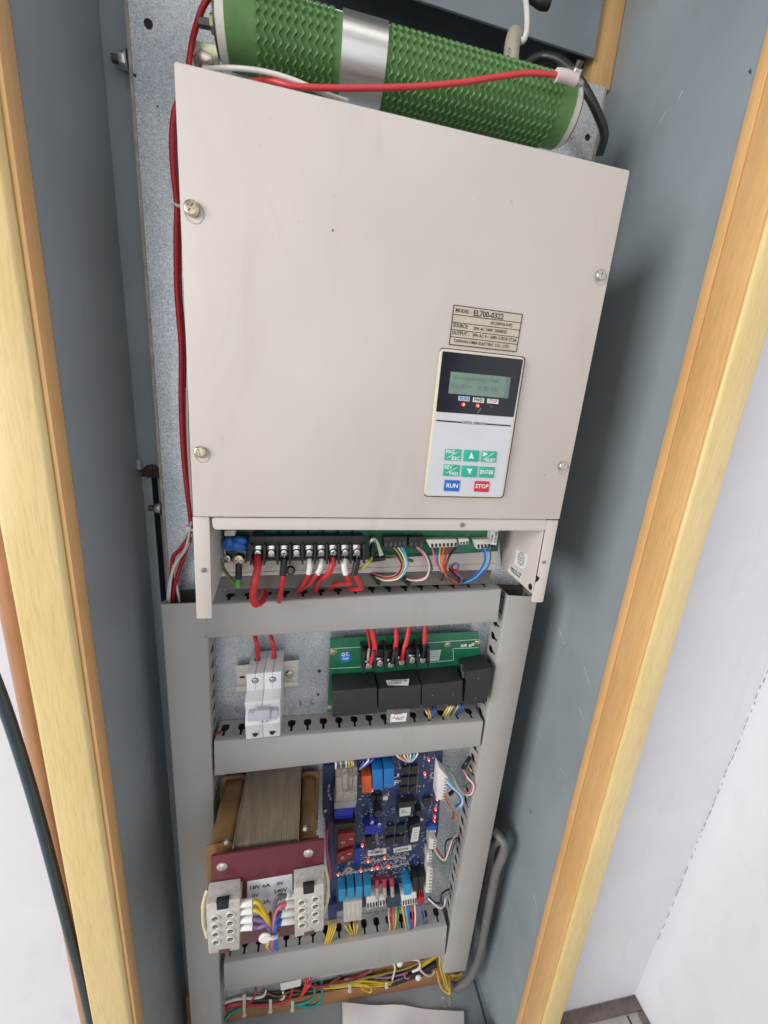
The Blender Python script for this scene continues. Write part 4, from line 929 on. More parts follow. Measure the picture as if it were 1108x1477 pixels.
text('printed_text', '220V', 'M', (378, 640), (480, 630), 22, .0395, M('pale_ink', (.42, .43, .47), .6), mcb)
for x, y, xt in ((392, 285, 372), (508, 272, 482)):
    p = AZ('M', x, y, zT + .0012)
    MB().box((p.x - .0028, p.y - .003, p.z - .0016), (p.x + .0028, p.y + .003, p.z - .0006)).build('wire_entry', CAVITY, mcb, smooth=None)
wire('red wire into the left pole of the breaker', [('M', 368, 60, .082), ('M', 376, 135, .076), ('M', 390, 190, .070), ('M', 394, 240, .073), ('M', 393, 292, .074)], .0024, RED, 'red wires feeding the breaker')
wire('red wire into the right pole of the breaker', [('M', 470, 60, .082), ('M', 484, 130, .076), ('M', 502, 185, .070), ('M', 508, 230, .073), ('M', 508, 282, .074)], .0024, RED, 'red wires feeding the breaker')
qbox('paper_label', 'M', [(100, 800), (148, 785), (120, 868), (66, 874)], .078, .0785, M('dark_red_rag', (.22, .02, .03), .6), thing('wire_end', 'dark red wire end poking from the mid duct at left', 'wire end', A('M', 100, 870, .08)), .0004)
tm = thing('terminal_print', 'x', 'x', (0, 0, 0)); bpy.data.objects.remove(tm)
# pencil marks on the plate
for x, y in ((680, 600), (775, 590), (255, 640)):
    for k in range(4):
        a = random.uniform(0, 6.28); line('pencil_mark', 'M', (x + 18 * math.cos(a), y + 24 * math.sin(a)), (x + 18 * math.cos(a + 2), y + 24 * math.sin(a + 2)), .0005, YP - .0003, M('graphite', (.14, .14, .15), .5), plate)

# ================================================================== GREEN POWER BOARD
YG = .088
pb_ = thing('power_board', 'green circuit board with four black modules and six-way terminal block', 'circuit board', A('G', 470, 540, YG))
qbox('board', 'G', [(62, 152), (850, 114), (885, 480), (45, 545)], YG, YG + .0016, GREENBD, pb_, 0)
for x, y, r in ((76, 221, .0042), (685, 182, .0036), (845, 169, .0036), (57, 517, .003)):
    p = A('G', x, y, YG)
    MB().cyl(p, p + Vector((0, YP - YG, 0)), r * .7, n=12).build('standoff', STEEL, pb_)
    MB().cyl(p + Vector((0, -.0003, 0)), p, r * 1.15, n=18).build('solder_ring', M('solder', (.50, .45, .36), .35, .9), pb_)
    screw(p + Vector((0, -.0003, 0)), r * .8, pb_, BRASS, CROSS, 'board_screw', random.uniform(0, 3))
for a, b in (((62, 206), (305, 193)), ((320, 192), (838, 157)), ((62, 312), (225, 303)), ((592, 278), (715, 268)), ((715, 205), (718, 268)), ((715, 205), (850, 200))): line('printed_rule', 'G', a, b, .0006, YG - .0002, SILK, pb_)
qc = A('G', 143, 250, YG - .0003)
q = MB().cyl(qc, qc + Vector((0, .0002, 0)), .0074, n=28).build('inspection_sticker', M('blue_sticker', (.01, .17, .50), .4), pb_)
text('printed_text', 'Q.C.', 'G', (121, 249), (163, 245), 22, YG - .0005, LW, q); text('printed_text', 'PASS', 'G', (127, 266), (160, 262), 11, YG - .0005, LW, q)
for s_, x, y in (('N', 309, 203), ('T', 366, 199), ('V', 476, 194)): text('printed_text', s_, 'G', (x, y), (x + 11, y - 1), 13, YG - .0002, SILK, pb_)
qbox('approval_sticker', 'G', [(586, 216), (652, 212), (640, 268), (590, 272)], YG - .0003, YG, M('pale_green_sticker', (.52, .62, .55), .5), pb_, 0)
for k in range(4): line('printed_rule', 'G', (596, 226 + k * 11), (640, 223 + k * 11), .0004, YG - .0005, M('green_ink', (.12, .30, .2), .6), pb_)
for x, y in ((758, 193), (775, 190), (800, 192), (815, 185)): qbox('resistor_chip', 'G', [(x, y - 8), (x + 14, y - 9), (x + 14, y + 5), (x, y + 6)], YG - .001, YG, M('chip_white', (.55, .56, .54), .4), pb_, .0002)
# terminal block
tb = qbox('terminal_block', 'G', [(226, 216), (592, 200), (594, 262), (232, 284)], .078, YG, BLK, pb_, .0005)
fx = [240, 300, 358, 417, 474, 531, 588]; fy0 = [222, 220, 217, 214, 212, 209, 207]
for i in range(7): MB().prism(quad('G', [(fx[i] - 8, fy0[i]), (fx[i] + 5, fy0[i] - 1), (fx[i] + 5, 335 - i * 4), (fx[i] - 4, 338 - i * 4)], .066), (0, .022, 0)).build('barrier_fin', BLK, tb, .0004)
tsc = [(265, 294), (325, 280), (383, 286), (440, 273), (497, 263), (553, 262)]
for x, y in tsc:
    qbox('clamp_plate', 'G', [(x - 20, y - 24), (x + 18, y - 25), (x + 18, y + 16), (x - 18, y + 17)], .0745, .078, CHROME, tb, .0008)
    screw(A('G', x, y, .0745), .0050, tb, CHROME, CROSS, 'terminal_screw', random.uniform(0, 3))
# black modules
def module(q_top, q_front, Yf, nm='current_module'):
    """front face from q_front (TL TR BR BL) at Yf, reaching back to the board"""
    return MB().prism(quad('G', q_front, Yf), (0, YG - Yf, 0)).build(nm, BLK2, pb_, .0008)
m1 = module(None, [(70, 432), (310, 413), (312, 550), (74, 572)], .058)
m2 = module(None, [(318, 421), (545, 396), (542, 522), (318, 549)], .058)
m3 = module(None, [(549, 399), (768, 376), (764, 496), (549, 519)], .058)
m4 = module(None, [(787, 330), (925, 306), (896, 492), (772, 503)], .060, 'relay_module')
sq = MB().prism([AZ('G', 357, 372, 0) if False else A('G', 357, 374, .0655), A('G', 482, 366, .0655), A('G', 476, 402, .0572), A('G', 366, 400, .0572)], (0, -.0003, .0003)).build('barcode_label', STICK, m2, 0)
for k in range(16):
    x = 385 + k * 5.4; MB().prism([A('G', x, 374 - k * .3, .0645), A('G', x + random.choice((1.6, 3)), 374 - k * .3, .0645), A('G', x + 2, 384 - k * .3, .0622), A('G', x, 384 - k * .3, .0622)], (0, -.0006, .0004)).build('bar', INK, m2, smooth=None)
text('printed_text', 'E104009', 'G', 0, 0, 0, 0, INK, m2, pts=(A('G', 372, 397, .0567), A('G', 440, 391, .0567), A('G', 373, 388, .0585)))
for x, y in ((605, 455), (715, 450), (850, 365), (835, 470)):
    c = A('G', x, y, .0578); MB().cyl(c, c + Vector((0, .0003, 0)), .0006, n=8).build('dust_speck', M('dust', (.3, .3, .3), .8), pb_, smooth=None)
xs4 = A('G', 772, 400, .07).x
text('printed_text', 'AC240V', 'G', 0, 0, 0, 0, M('dim_print', (.12, .12, .13), .6), m4, pts=(A('G', 757, 290, .075) - Vector((.0006, 0, 0)), A('G', 765, 365, .063) - Vector((.0006, 0, 0)), A('G', 772, 285, .075) - Vector((.0006, 0, 0))))
# clear relay below the middle module
cr = thing('plug_relay', 'small clear plug-in relay with white label on the mid duct', 'relay', A('G', 420, 605, .06))
qbox('relay_case', 'G', [(362, 535), (486, 527), (480, 600), (366, 608)], .056, .074, CLEAR, cr, .0008)
qbox('relay_core', 'G', [(378, 560), (470, 553), (466, 596), (380, 600)], .060, .073, M('relay_core', (.35, .33, .30), .4, var=.4, scale=300), cr, .0006)
qbox('relay_label', 'G', [(384, 555), (470, 548), (463, 592), (380, 597)], .0557, .0559, STICK, cr, 0)
for k in range(7): line('printed_mark', 'G', (392 + k * 9, 566 + random.uniform(0, 10)), (400 + k * 9, 575 + random.uniform(0, 14)), .0011, .0555, M('grey_ink', (.22, .21, .21), .6), cr)
line('printed_mark', 'G', (400, 556), (440, 553), .0009, .0555, M('red_ink', (.45, .05, .05), .5), cr)
def G(label, pts, r, m=RED, sl=None, sm=BKW):
    t = thing('power_wire', label, 'wire', A('G', *pts[-1]), 'red wires on the green board terminals')
    MB().tube([A('G', *p) for p in pts], r, 10).build('insulation', m, t, smooth=60)
    if sl: MB().tube([A('G', *p) for p in sl], r * 1.25, 10).build('sleeve', sm, t, smooth=60)
G('thin red wire with white ferrule at the first board terminal', [(248, 60, .085), (262, 130, .082), (270, 190, .078), (264, 225, .075)], .0015, RED, [(268, 205, .077), (262, 240, .074), (263, 280, .073)], WHT)
G('thick red wire at the first board terminal', [(276, 60, .083), (286, 120, .078), (298, 190, .073), (292, 240, .071), (272, 282, .072)], .0034)
G('red wire with black sleeve at the third board terminal', [(410, 50, .084), (412, 110, .08), (412, 165, .076), (405, 215, .074)], .0031, RED, [(407, 205, .0745), (402, 240, .073), (388, 278, .073)])
G('bare red wire at the fourth board terminal', [(486, 50, .084), (478, 110, .08), (466, 170, .075), (450, 220, .072), (440, 266, .073)], .0031)
G('red wire with black sleeve at the sixth board terminal', [(567, 50, .084), (565, 110, .08), (562, 180, .076)], .0029, RED, [(562, 175, .0765), (560, 205, .075), (552, 252, .074)])
def strands(label, z, cols, p0, p1, mid, r, Y0, Y1, Ym, group, nm='wire_bundle'):
    """a fan of strands: p0 and p1 are ((x,y),(x,y)) spans at the plug and at the slot"""
    t = thing(nm, label, 'wire bundle', A(z, p1[0][0], p1[0][1], Y1), group); n_ = len(cols)
    for k, c_ in enumerate(cols):
        f_ = k / max(1, n_ - 1); L = lambda s_: (s_[0][0] + (s_[1][0] - s_[0][0]) * f_, s_[0][1] + (s_[1][1] - s_[0][1]) * f_)
        pts = [A(z, *L(p0), Y0)] + [A(z, L(q)[0] + random.uniform(-2, 2), L(q)[1], y_) for q, y_ in zip(mid, Ym)] + [A(z, *L(p1), Y1)]
        MB().tube(pts, r, 8).build('strand', c_, t, smooth=60)
    return t
strands('blue and yellow wires under the third black module', 'G', [NYLY, YEW, BLW, BLW], ((572, 505), (622, 500)), ((588, 585), (608, 575)), [((570, 540), (622, 530)), ((585, 560), (610, 555))], .0012, .080, .088, [.064, .066], 'blue and yellow wire tufts at the mid duct')
strands('fan of yellow, blue and white wires under the rightmost module', 'G', [YEW, WHW, YEW, BLW, YEW, BLW, BLW], ((700, 495), (772, 490)), ((660, 566), (742, 556)), [((690, 515), (770, 508)), ((672, 545), (755, 530))], .0012, .078, .086, [.064, .066], 'blue and yellow wire tufts at the mid duct')

# ================================================================== TRANSFORMER
tr = thing('transformer', 'open-frame transformer with laminated core, amber coil and maroon terminal plate', 'transformer', A('T', 480, 1250, .03))
YM = -.002
# core block
zc = A('T', 480, 590, .026).z
cl, cr_ = A('T', 268, 590, .006), A('T', 690, 555, .006)
cb0, cb1 = cl.copy(), cr_.copy()
slope = (cr_.z - cl.z) / (cr_.x - cl.x)
NL = 26
for k in range(NL):
    xa_ = cl.x + (cr_.x - cl.x) * k / NL; xb_ = cl.x + (cr_.x - cl.x) * (k + 1) / NL - .0001
    dzk = random.uniform(-.00012, .00012)
    z0 = cl.z + slope * (xa_ - cl.x) + dzk
    MB().box((xa_, .006 + random.uniform(0, .0006), z0 - .115), (xb_, YP - .002, z0)).build('lamination', LAMIN, tr, smooth=None)
for x_ in (cl.x - .0014, cr_.x + .0002):
    z0 = cl.z + slope * (x_ - cl.x)
    MB().box((x_, .0035, z0 - .116), (x_ + .0012, YP - .001, z0 + .001)).build('core_clamp', M('clamp_steel', (.30, .25, .18), .45, .5, var=.3), tr, .0003)
# coil with rounded shoulders and two bobbin flanges
def shoulders(x0, x1, z1, z0, r, Y):
    return rounded([Vector((x0, Y, z1)), Vector((x1, Y, z1)), Vector((x1, Y, z0)), Vector((x0, Y, z0))], r, 6)
zr = cl.z - .002
XW0 = A('T', 175, 480, .060).x; XW1 = A('T', 808, 430, .060).x
for x0, x1, nm in ((XW0, cl.x - .002, 'left'), (cr_.x + .002, XW1, 'right')):
    dzs = slope * ((x0 + x1) / 2 - cl.x)
    P = shoulders(x0, x1, zr - .004 + dzs, zr - .10, .007, .012)
    MB().prism(P, (0, .076, 0)).build('coil', AMBER, tr, .001, label=nm + ' side of the amber coil')
    for Yf, th, gx, up_ in ((.0085, .0022, .0030, .004), (.0885, .0022, .0045, .005)):
        e0 = x0 - (gx if nm == 'left' else 0); e1 = x1 + (gx if nm == 'right' else 0)
        MB().prism(shoulders(e0, e1, zr + up_ - .004 + dzs, zr - .11, .006, Yf), (0, th, 0)).build('bobbin_flange', AMBER, tr, .0006)
for x, y in ((240, 572), (718, 488)):
    p = A('T', x, y, .005); d_ = -1 if x < 400 else 1
    MB().cyl(p, p + Vector((d_ * .0075, 0, .0008)), .0016, n=9).build('tie_bolt', DARKSTEEL, tr); MB().cyl(p + Vector((d_ * .002, 0, 0)), p + Vector((d_ * .0055, 0, .0005)), .0030, n=6).build('tie_nut', M('dull_nut', (.42, .38, .30), .45, .8), tr, .0004)
# maroon terminal plate
MB().prism(rounded(quad('T', [(112, 672), (868, 560), (860, 1150), (118, 1300)], YM), .003, 3), (0, .0028, 0)).build('terminal_plate', MAROON, tr, .0006)
for x, y in ((187, 738), (762, 648)):
    p = A('T', x, y, YM)
    MB().lathe(p, (0, -1, 0), [(.0056, 0), (.0054, .0008), (.0038, .0020), (0, .0026)], 18).build('rivet', M('rivet', (.70, .68, .63), .3, .9), tr)
lb = qbox('winding_label', 'T', [(354, 838), (652, 788), (660, 1010), (352, 1075)], YM - .0004, YM - .0001, M('silver_label', (.60, .62, .66), .35), tr, 0)
def lt(s_, p0, p1, h): text('printed_text', s_, 'T', p0, p1, h, YM - .0006, INK, lb)
lt('18V 6A', (375, 893), (508, 872), 24); lt('0V', (550, 866), (597, 858), 23); lt('0V', (386, 946), (432, 938), 23); lt('240V', (530, 918), (620, 903), 25)
lt('9V 2A', (400, 1000), (506, 978), 24); lt('0V', (548, 970), (590, 962), 25); lt('0V', (378, 1046), (424, 1036), 23); lt('A', (500, 1050), (516, 1047), 20); lt('4A', (575, 1022), (614, 1015), 20)
# terminal blocks: translucent, two columns of four openings
YK = -.018
def tblock(q, top, lab, wires):
    o = MB().prism(rounded(quad('T', q, YK), .002, 3), (0, YM - YK - .0002, 0)).build('terminal_block', M('block_nylon', (.50, .48, .44), .3, sss=.3, var=.14, scale=140), tr, .0008, label=lab)
    (a, b, c, d) = [Vector((p[0], p[1], 0)) for p in q]
    f_ = lambda u, v: a + (b - a) * u + ((d + (c - d) * u) - (a + (b - a) * u)) * v
    n0 = f_(.30, .0); n1 = f_(.66, .15)
    w0 = [f_(.30, -.02), f_(.68, -.02), f_(.66, .16), f_(.32, .16)]
    MB().prism([A('T', p.x, p.y, YK - .0004) for p in w0], (0, .004, 0)).build('notch', CAVITY, o, .0003)
    for i in range(4):
        for j in range(2):
            c_ = f_(.26 + .46 * j, .30 + i * .158 - .02 * j); p = A('T', c_.x, c_.y, YK)
            MB().lathe(p, (0, -1, 0), [(.0030, 0), (.0046, .0), (.0045, .0012), (.0037, .0014), (.0034, .0002), (.0030, 0)], 18).build('opening_rim', NYL, o)
            MB().cyl(p + Vector((0, -.0003, 0)), p, .0034, n=16).build('terminal_opening', M('brass_dark', (.10, .09, .075), .4, .5), o, smooth=None)
            for side in (0,): MB().prism([p + Vector((-.0030, -.0004, -.0006)), p + Vector((.0030, -.0004, .0002)), p + Vector((.0020, -.0004, -.0022)), p + Vector((-.0018, -.0004, -.0024))], (0, .0003, 0)).build('clamp_glint', M('clamp_glint', (.45, .43, .38), .3, .9), o, smooth=None)
    for i in range(3):
        m0 = f_(.5, .38 + i * .158); p = A('T', m0.x, m0.y, YK)
        MB().box((p.x - .0035, YK - .0004, p.z - .0010), (p.x + .0035, YK + .001, p.z + .0010)).build('moulded_web', M('web', (.50, .48, .44), .4), o, .0003)
    b0 = [f_(.32, .955), f_(.68, .955), f_(.68, 1.03), f_(.32, 1.03)]
    MB().prism([A('T', p.x, p.y, YK - .0004) for p in b0], (0, .004, 0)).build('notch', M('notch_maroon', (.10, .05, .05), .6), o, .0003)
    return o
tblock([(78, 990), (305, 950), (302, 1290), (98, 1320)], [(76, 985), (304, 945)], 'left translucent terminal block', None)
tblock([(664, 885), (866, 852), (862, 1160), (672, 1210)], [(662, 880), (868, 846)], 'right translucent terminal block', None)
# grey backing above each block
for q in ([(100, 848), (308, 818), (304, 955), (80, 990)], [(664, 762), (866, 722), (868, 850), (664, 884)]):
    MB().prism([A('T', *q[0], YM - .0012), A('T', *q[1], YM - .0012), A('T', *q[2], YK + .0016), A('T', *q[3], YK + .0016)], (0, .0010, -.0006)).build('insulating_flap', GREYFELT, tr, .0002)
# side solder wires: yellowed loops beside each block
for x_, y_, d_ in ((86, 960, -1), (866, 800, 1)):
    for i in range(3):
        MB().tube([A('T', x_ - d_ * 4, y_ - 70 + i * 22, YM - .001), A('T', x_ + d_ * (16 + 5 * i), y_ - 10 + i * 20, YM - .004), A('T', x_ + d_ * (26 - 3 * i), y_ + 80 + i * 20, YM - .006), A('T', x_ + d_ * (20 - 4 * i), y_ + 170 + i * 14, YK + .008), A('T', x_ - d_ * 2, y_ + 215 + i * 16, YK + .006)], .0019, 8).build('winding_lead', NYLY, tr, smooth=60)
# wires gathered by a tie under the label
th_ = thing('transformer_harness', 'coloured transformer wires in white ferrules gathered by a cable tie', 'wire harness', A('T', 520, 1260, .02))
J = (522, 1195)
for i, (y0, c_) in enumerate(((972, YEW), (1022, YEW), (1078, PUW), (1128, PUW))):
    MB().tube([A('T', 300, y0 + 12, YK + .005), A('T', 345, y0 + 8, YK + .003), A('T', 392, y0 + 2 + i * 1, YK + .002)], .0038, 10, 3).build('ferrule', WHT, th_, smooth=60)
    MB().tube([A('T', 385, y0 + 3, YK + .002), A('T', 430, y0 + 8 + i * 2, YK), A('T', 480, 1060 + i * 22, YK - .001), A('T', 505, 1125 + i * 12, YK + .001), A('T', J[0] - 14 + i * 4, J[1], YK + .004), A('T', 488 + i * 5, 1262, -.008), A('T', 512 + i * 4, 1288, .030)], .0021, 9).build('strand', c_, th_, smooth=60)
for i, (y0, c_) in enumerate(((925, GYW), (982, PKW), (1038, BLW), (1092, BLW))):
    MB().tube([A('T', 664, y0 + 0, YK + .005), A('T', 630, y0 + 4, YK + .003), A('T', 588 + (24 if i < 2 else -6), y0 + 10, YK + .002)], .0038, 10, 3).build('ferrule', WHT, th_, smooth=60)
    MB().tube([A('T', 615 if i < 2 else 585, y0 + 8, YK + .002), A('T', (560, 572, 558, 556)[i], (938, 1000, 1072, 1120)[i], YK), A('T', 535 + i * 5, 1010 + i * 38, YK - .001), A('T', 526 + i * 4, 1120 + i * 14, YK + .001), A('T', J[0] + i * 5, J[1], YK + .004), A('T', 505 + i * 14, 1262, -.008), A('T', 525 + i * 10, 1290, .030)], .0021, 9).build('strand', c_, th_, smooth=60)
for s_, x, y in (('12', 640, 945), ('27', 648, 928)): text('ferrule_number', s_, 'T', (x - 8, y), (x + 12, y - 4), 16, YK - .0012, INK, th_)
p = A('T', 472, 1205, YK - .001)
MB().lathe(p, (0, -1, .1), [(.0001, 0), (.0062, 0), (.0066, .0015), (.005, .0028), (0, .003)], 16).build('tie_head', WHT, th_)
MB().tube([A('T', 488, 1205, YK - .002), A('T', 515, 1212, YK - .0025), A('T', 545, 1205, YK), A('T', 552, 1188, YK + .008)], .0021, 8).build('tie_strap', M('tie_white', (.72, .74, .76), .4), th_, smooth=60)
text('ferrule_number', '--', 'T', (452, 1204), (472, 1202), 3, YK - .0045, INK, th_) if False else None

# ================================================================== BLUE CONTROL BOARD
YU = .088
mbd = thing('controller_board', 'dark blue controller circuit board with relays and lit red LEDs', 'circuit board', A('B2', 400, 420, YU))
qbox('board', 'X', [(466, 1085), (640, 1068), (632, 1200), (608, 1294), (480, 1316), (470, 1230)], YU, YU + .0016, BLUEBD, mbd, 0)
def bq(name, z, q, Yf, m, bevel=.0005, Yb=YU, parent=None, label=None): return qbox(name, z, q, Yf, Yb, m, parent or mbd, bevel, label)
z = 'B1'
# plug-in relay in clear case
cr = bq('clear_relay', z, [(163, 200), (304, 188), (300, 392), (160, 402)], .060, CLEAR, .0008)
bq('relay_frame', z, [(168, 330), (296, 320), (292, 385), (166, 392)], .064, M('relay_inner', (.80, .72, .64), .5, var=.3, scale=250), .0006, parent=cr)
for x0, x1, y0, y1 in ((172, 200, 215, 300), (205, 235, 205, 310), (240, 262, 210, 295), (266, 294, 205, 320)): bq('contact_blade', z, [(x0, y0), (x1, y0 - 2), (x1, y1), (x0, y1 + 2)], .068 + random.uniform(0, .006), M('contact_metal', (.75, .66, .58), .35, .4, var=.2, scale=200), .0004, parent=cr)
bq('relay_coil', z, [(205, 310), (262, 305), (262, 345), (205, 350)], .066, M('coil_copper', (.40, .25, .18), .5), .001, parent=cr)
bq('relay_socket', z, [(150, 408), (300, 392), (290, 436), (148, 450)], .064, M('socket_grey', (.30, .30, .34), .45), .0006)
cw = bq('wire_clip', z, [(156, 150), (280, 140), (280, 172), (154, 184)], .066, WHT, .0005)
bq('clip_window', z, [(166, 152), (270, 143), (270, 162), (164, 172)], .0656, M('clip_dark', (.05, .05, .06), .5), 0, Yb=.066, parent=cw)
strands('blue and yellow wires in the white clip at the top of the blue board', z, [BLW, YEW, BLW, WHW, YEW, YEW], ((170, 90), (265, 84)), ((178, 178), (262, 165)), [((172, 130), (266, 122))], .0011, .082, .066, [.068], 'wires at the top of the blue board')
bq('ribbon_socket', z, [(150, 452), (276, 438), (272, 488), (150, 502)], .074, ROYAL); bq('ribbon_socket', z, [(150, 505), (272, 491), (270, 520), (150, 538)], .077, ROYAL)
# cube relays
def relay(z_, q, Yf, m, top=None):
    o = bq('cube_relay', z_, q, Yf, m, .0006)
    return o
relay(z, [(330, 232), (398, 226), (398, 335), (333, 344)], .068, ORANGE)
relay(z, [(404, 190), (472, 184), (472, 316), (406, 322)], .066, BLUEREL)
relay(z, [(480, 184), (548, 178), (546, 302), (480, 309)], .066, BLUEREL)
strands('blue and white wires arching over the orange relay', z, [BLW, WHW, BLW], ((330, 100), (410, 92)), ((305, 182), (330, 178)), [((345, 135), (405, 118))], .0012, .075, .070, [.066], 'wires at the top of the blue board')
strands('white and amber wire spray fanning out above the blue relays', z, [WHW, ORW, WHW, NYLY, WHW, LBW, WHW], ((570, 60), (700, 50)), ((630, 132), (665, 130)), [((572, 95), (702, 85))], .0012, .080, .075, [.068], 'wires at the top of the blue board')
bq('spray_plug', z, [(618, 118), (672, 114), (672, 136), (620, 138)], .074, M('sky_blue_plug', (.06, .40, .66), .4))
# rocker switches
hs = bq('switch_housing', z, [(146, 552), (292, 540), (290, 790), (150, 822)], .070, BLK, .0008)
for q, (ox, oy), (ix, iy) in (([(174, 622), (286, 602), (283, 682), (174, 718)], (208, 668), (262, 650)), ([(170, 742), (276, 712), (270, 768), (172, 816)], (204, 770), (250, 748))):
    P = [A(z, *q[0], .0655), A(z, *q[1], .0655), A(z, *q[2], .0625), A(z, *q[3], .0625)]
    o = MB().prism(P, (0, .006, 0)).build('rocker', ROCKER, hs, .0006)
    c = A(z, ox, oy, .0635) + Vector((0, -.0006, 0)); n = 16
    v0 = [c + Vector((math.cos(k * 2 * math.pi / n) * .0022, 0, math.sin(k * 2 * math.pi / n) * .0022)) for k in range(n)]; v1 = [c + (v - c) * .72 for v in v0]
    MB().add(v0 + v1, [(k, (k + 1) % n, (k + 1) % n + n, k + n) for k in range(n)]).build('off_mark', LW, hs, smooth=None)
    line('on_mark', z, (ix - 12, iy + 1), (ix + 12, iy - 4), .0009, .0618, LW, hs)
# blue trimmer group, capacitor, screws
bq('blue_trimmer', z, [(350, 565), (470, 548), (466, 604), (350, 620)], .074, ROYAL); bq('blue_trimmer', z, [(352, 528), (440, 515), (440, 545), (352, 560)], .080, ROYAL)
bq('blue_strip', 'B2', [(285, 68), (326, 60), (322, 158), (285, 164)], .084, ROYAL, .0003)
def can(z_, x, y, r, h, m, nm='capacitor'):
    p = A(z_, x, y, YU - h); 
    return MB().lathe(p, (0, 1, 0), [(0, 0), (r * .8, 0), (r, .0006), (r, h)], 18).build(nm, m, mbd)
can(z, 445, 482, .0058, .018, M('dark_can', (.03, .03, .035), .35)); can(z, 400, 542, .0030, .013, CHROME, 'trimmer_screw'); can(z, 450, 558, .0034, .014, CHROME, 'trimmer_screw'); can(z, 733, 522, .0026, .008, CHROME, 'crystal')
can(z, 715, 480, .0045, .012, BLK, 'buzzer')
bq('heat_sink_part', z, [(362, 640), (400, 632), (400, 705), (362, 712)], .076, BLK); bq('glass_tube', z, [(420, 618), (440, 616), (452, 690), (430, 694)], .080, CLEAR, .001)
c = A(z, 435, 718, .080); MB().lathe(c, (0, -1, 0), [(.0036, 0), (.0062, 0), (.0062, .0016), (.0036, .0016), (.0036, 0)], 20).build('ring_terminal', CHROME, mbd)
c = A('B2', 244, 200, .080); MB().lathe(c, (0, -1, 0), [(.0026, 0), (.0056, 0), (.0056, .0016), (.0026, .0016), (.0026, 0)], 20).build('ring_terminal', CHROME, mbd); bq('terminal_post', 'B2', [(238, 150), (258, 148), (256, 195), (240, 197)], .081, M('post_grey', (.3, .3, .3), .4, .6), .0006)
# chips
def chip(z_, q, Yf=.084, nm='chip'):
    o = bq(nm, z_, q, Yf, M('chip_black', (.020, .020, .023), .4), .0003)
    (a, b, c, d) = q
    n_ = max(3, int(abs(c[1] - b[1]) / 9))
    for (e, f_, sx) in ((a, d, -4), (b, c, 4)):
        for k in range(n_):
            t = (k + .5) / n_; x = e[0] + (f_[0] - e[0]) * t; y = e[1] + (f_[1] - e[1]) * t
            bq('chip_pin', z_, [(min(x, x + sx), y - 2), (max(x, x + sx), y - 2), (max(x, x + sx), y + 2), (min(x, x + sx), y + 2)], .0868, M('pin_tin', (.55, .56, .58), .35, .8), 0, parent=o)
    return o
for q in ([(603, 172), (648, 166), (648, 212), (604, 217)], [(662, 166), (708, 160), (706, 210), (660, 216)], [(598, 242), (642, 236), (642, 285), (598, 291)], [(656, 236), (702, 230), (700, 282), (655, 288)], [(592, 306), (638, 300), (638, 345), (592, 351)], [(655, 300), (698, 294), (696, 345), (653, 352)], [(746, 380), (798, 372), (796, 424), (744, 432)], [(502, 568), (550, 560), (548, 612), (500, 620)], [(572, 560), (622, 552), (620, 604), (570, 612)], [(494, 644), (546, 636), (544, 684), (492, 692)], [(562, 634), (614, 626), (612, 676), (560, 684)]): chip(z, q)
pc = chip(z, [(577, 410), (690, 396), (662, 498), (574, 512)], .078, 'processor')
bq('chip_label', z, [(584, 444), (660, 434), (655, 488), (583, 498)], .0777, M('pale_green_label', (.55, .66, .56), .5), 0, Yb=.0781, parent=pc)
text('printed_text', 'D..', z, (596, 476), (640, 470), 18, .0775, M('grey_ink', (.22, .21, .21), .6), pc)
ry = bq('black_relay', z, [(652, 560), (722, 536), (712, 664), (650, 676)], .076, BLK, .0006)
bq('relay_label', z, [(672, 574), (720, 566), (706, 660), (656, 670)], .0757, .0 and None or STICK, 0, Yb=.0761, parent=ry)
for k in range(4): line('printed_mark', z, (678 - k * 1.5, 590 + k * 18), (706 - k * 1.5, 585 + k * 18), .0006, .0755, M('grey_ink', (.22, .21, .21), .6), ry)
for q, y in (([(372, 725), (496, 708), (495, 745), (372, 762)], 0), ([(543, 710), (662, 687), (664, 720), (546, 743)], 0)):
    o = bq('barcode_label', z, q, YU - .0004, STICK, 0)
    for k in range(20):
        t = .15 + .7 * k / 20; x = q[0][0] + (q[1][0] - q[0][0]) * t; yy = q[0][1] + (q[1][1] - q[0][1]) * t + 11
        line('bar', z, (x, yy), (x, yy + 14), random.choice((.0003, .0006)), YU - .0006, INK, o)
for q in ([(392, 366), (424, 362), (424, 408), (394, 412)], [(432, 366), (468, 362), (468, 405), (434, 408)]): bq('dip_socket', z, q, .083, M('chip_black', (.020, .020, .023), .4), .0003)
bq('small_label', z, [(474, 366), (506, 362), (506, 386), (474, 390)], YU - .001, STICK, 0)
bq('dip_switch', z, [(776, 568), (832, 560), (828, 604), (776, 612)], .082, M('dip_blue', (.02, .10, .42), .4))
for k in range(4): bq('dip_lever', z, [(786 + k * 11, 592), (792 + k * 11, 591), (792 + k * 11, 603), (786 + k * 11, 604)], .0812, LW, 0, Yb=.0822)
text('printed_text', 'J', z, (0, 0), (0, 0), 0, 0, SILK, mbd, pts=(A(z, 552, 238, YU - .0003), A(z, 580, 234, YU - .0003), A(z, 554, 214, YU - .0003))); text('printed_text', 'F', z, (0, 0), (0, 0), 0, 0, SILK, mbd, pts=(A(z, 546, 290, YU - .0003), A(z, 576, 286, YU - .0003), A(z, 550, 258, YU - .0003)))
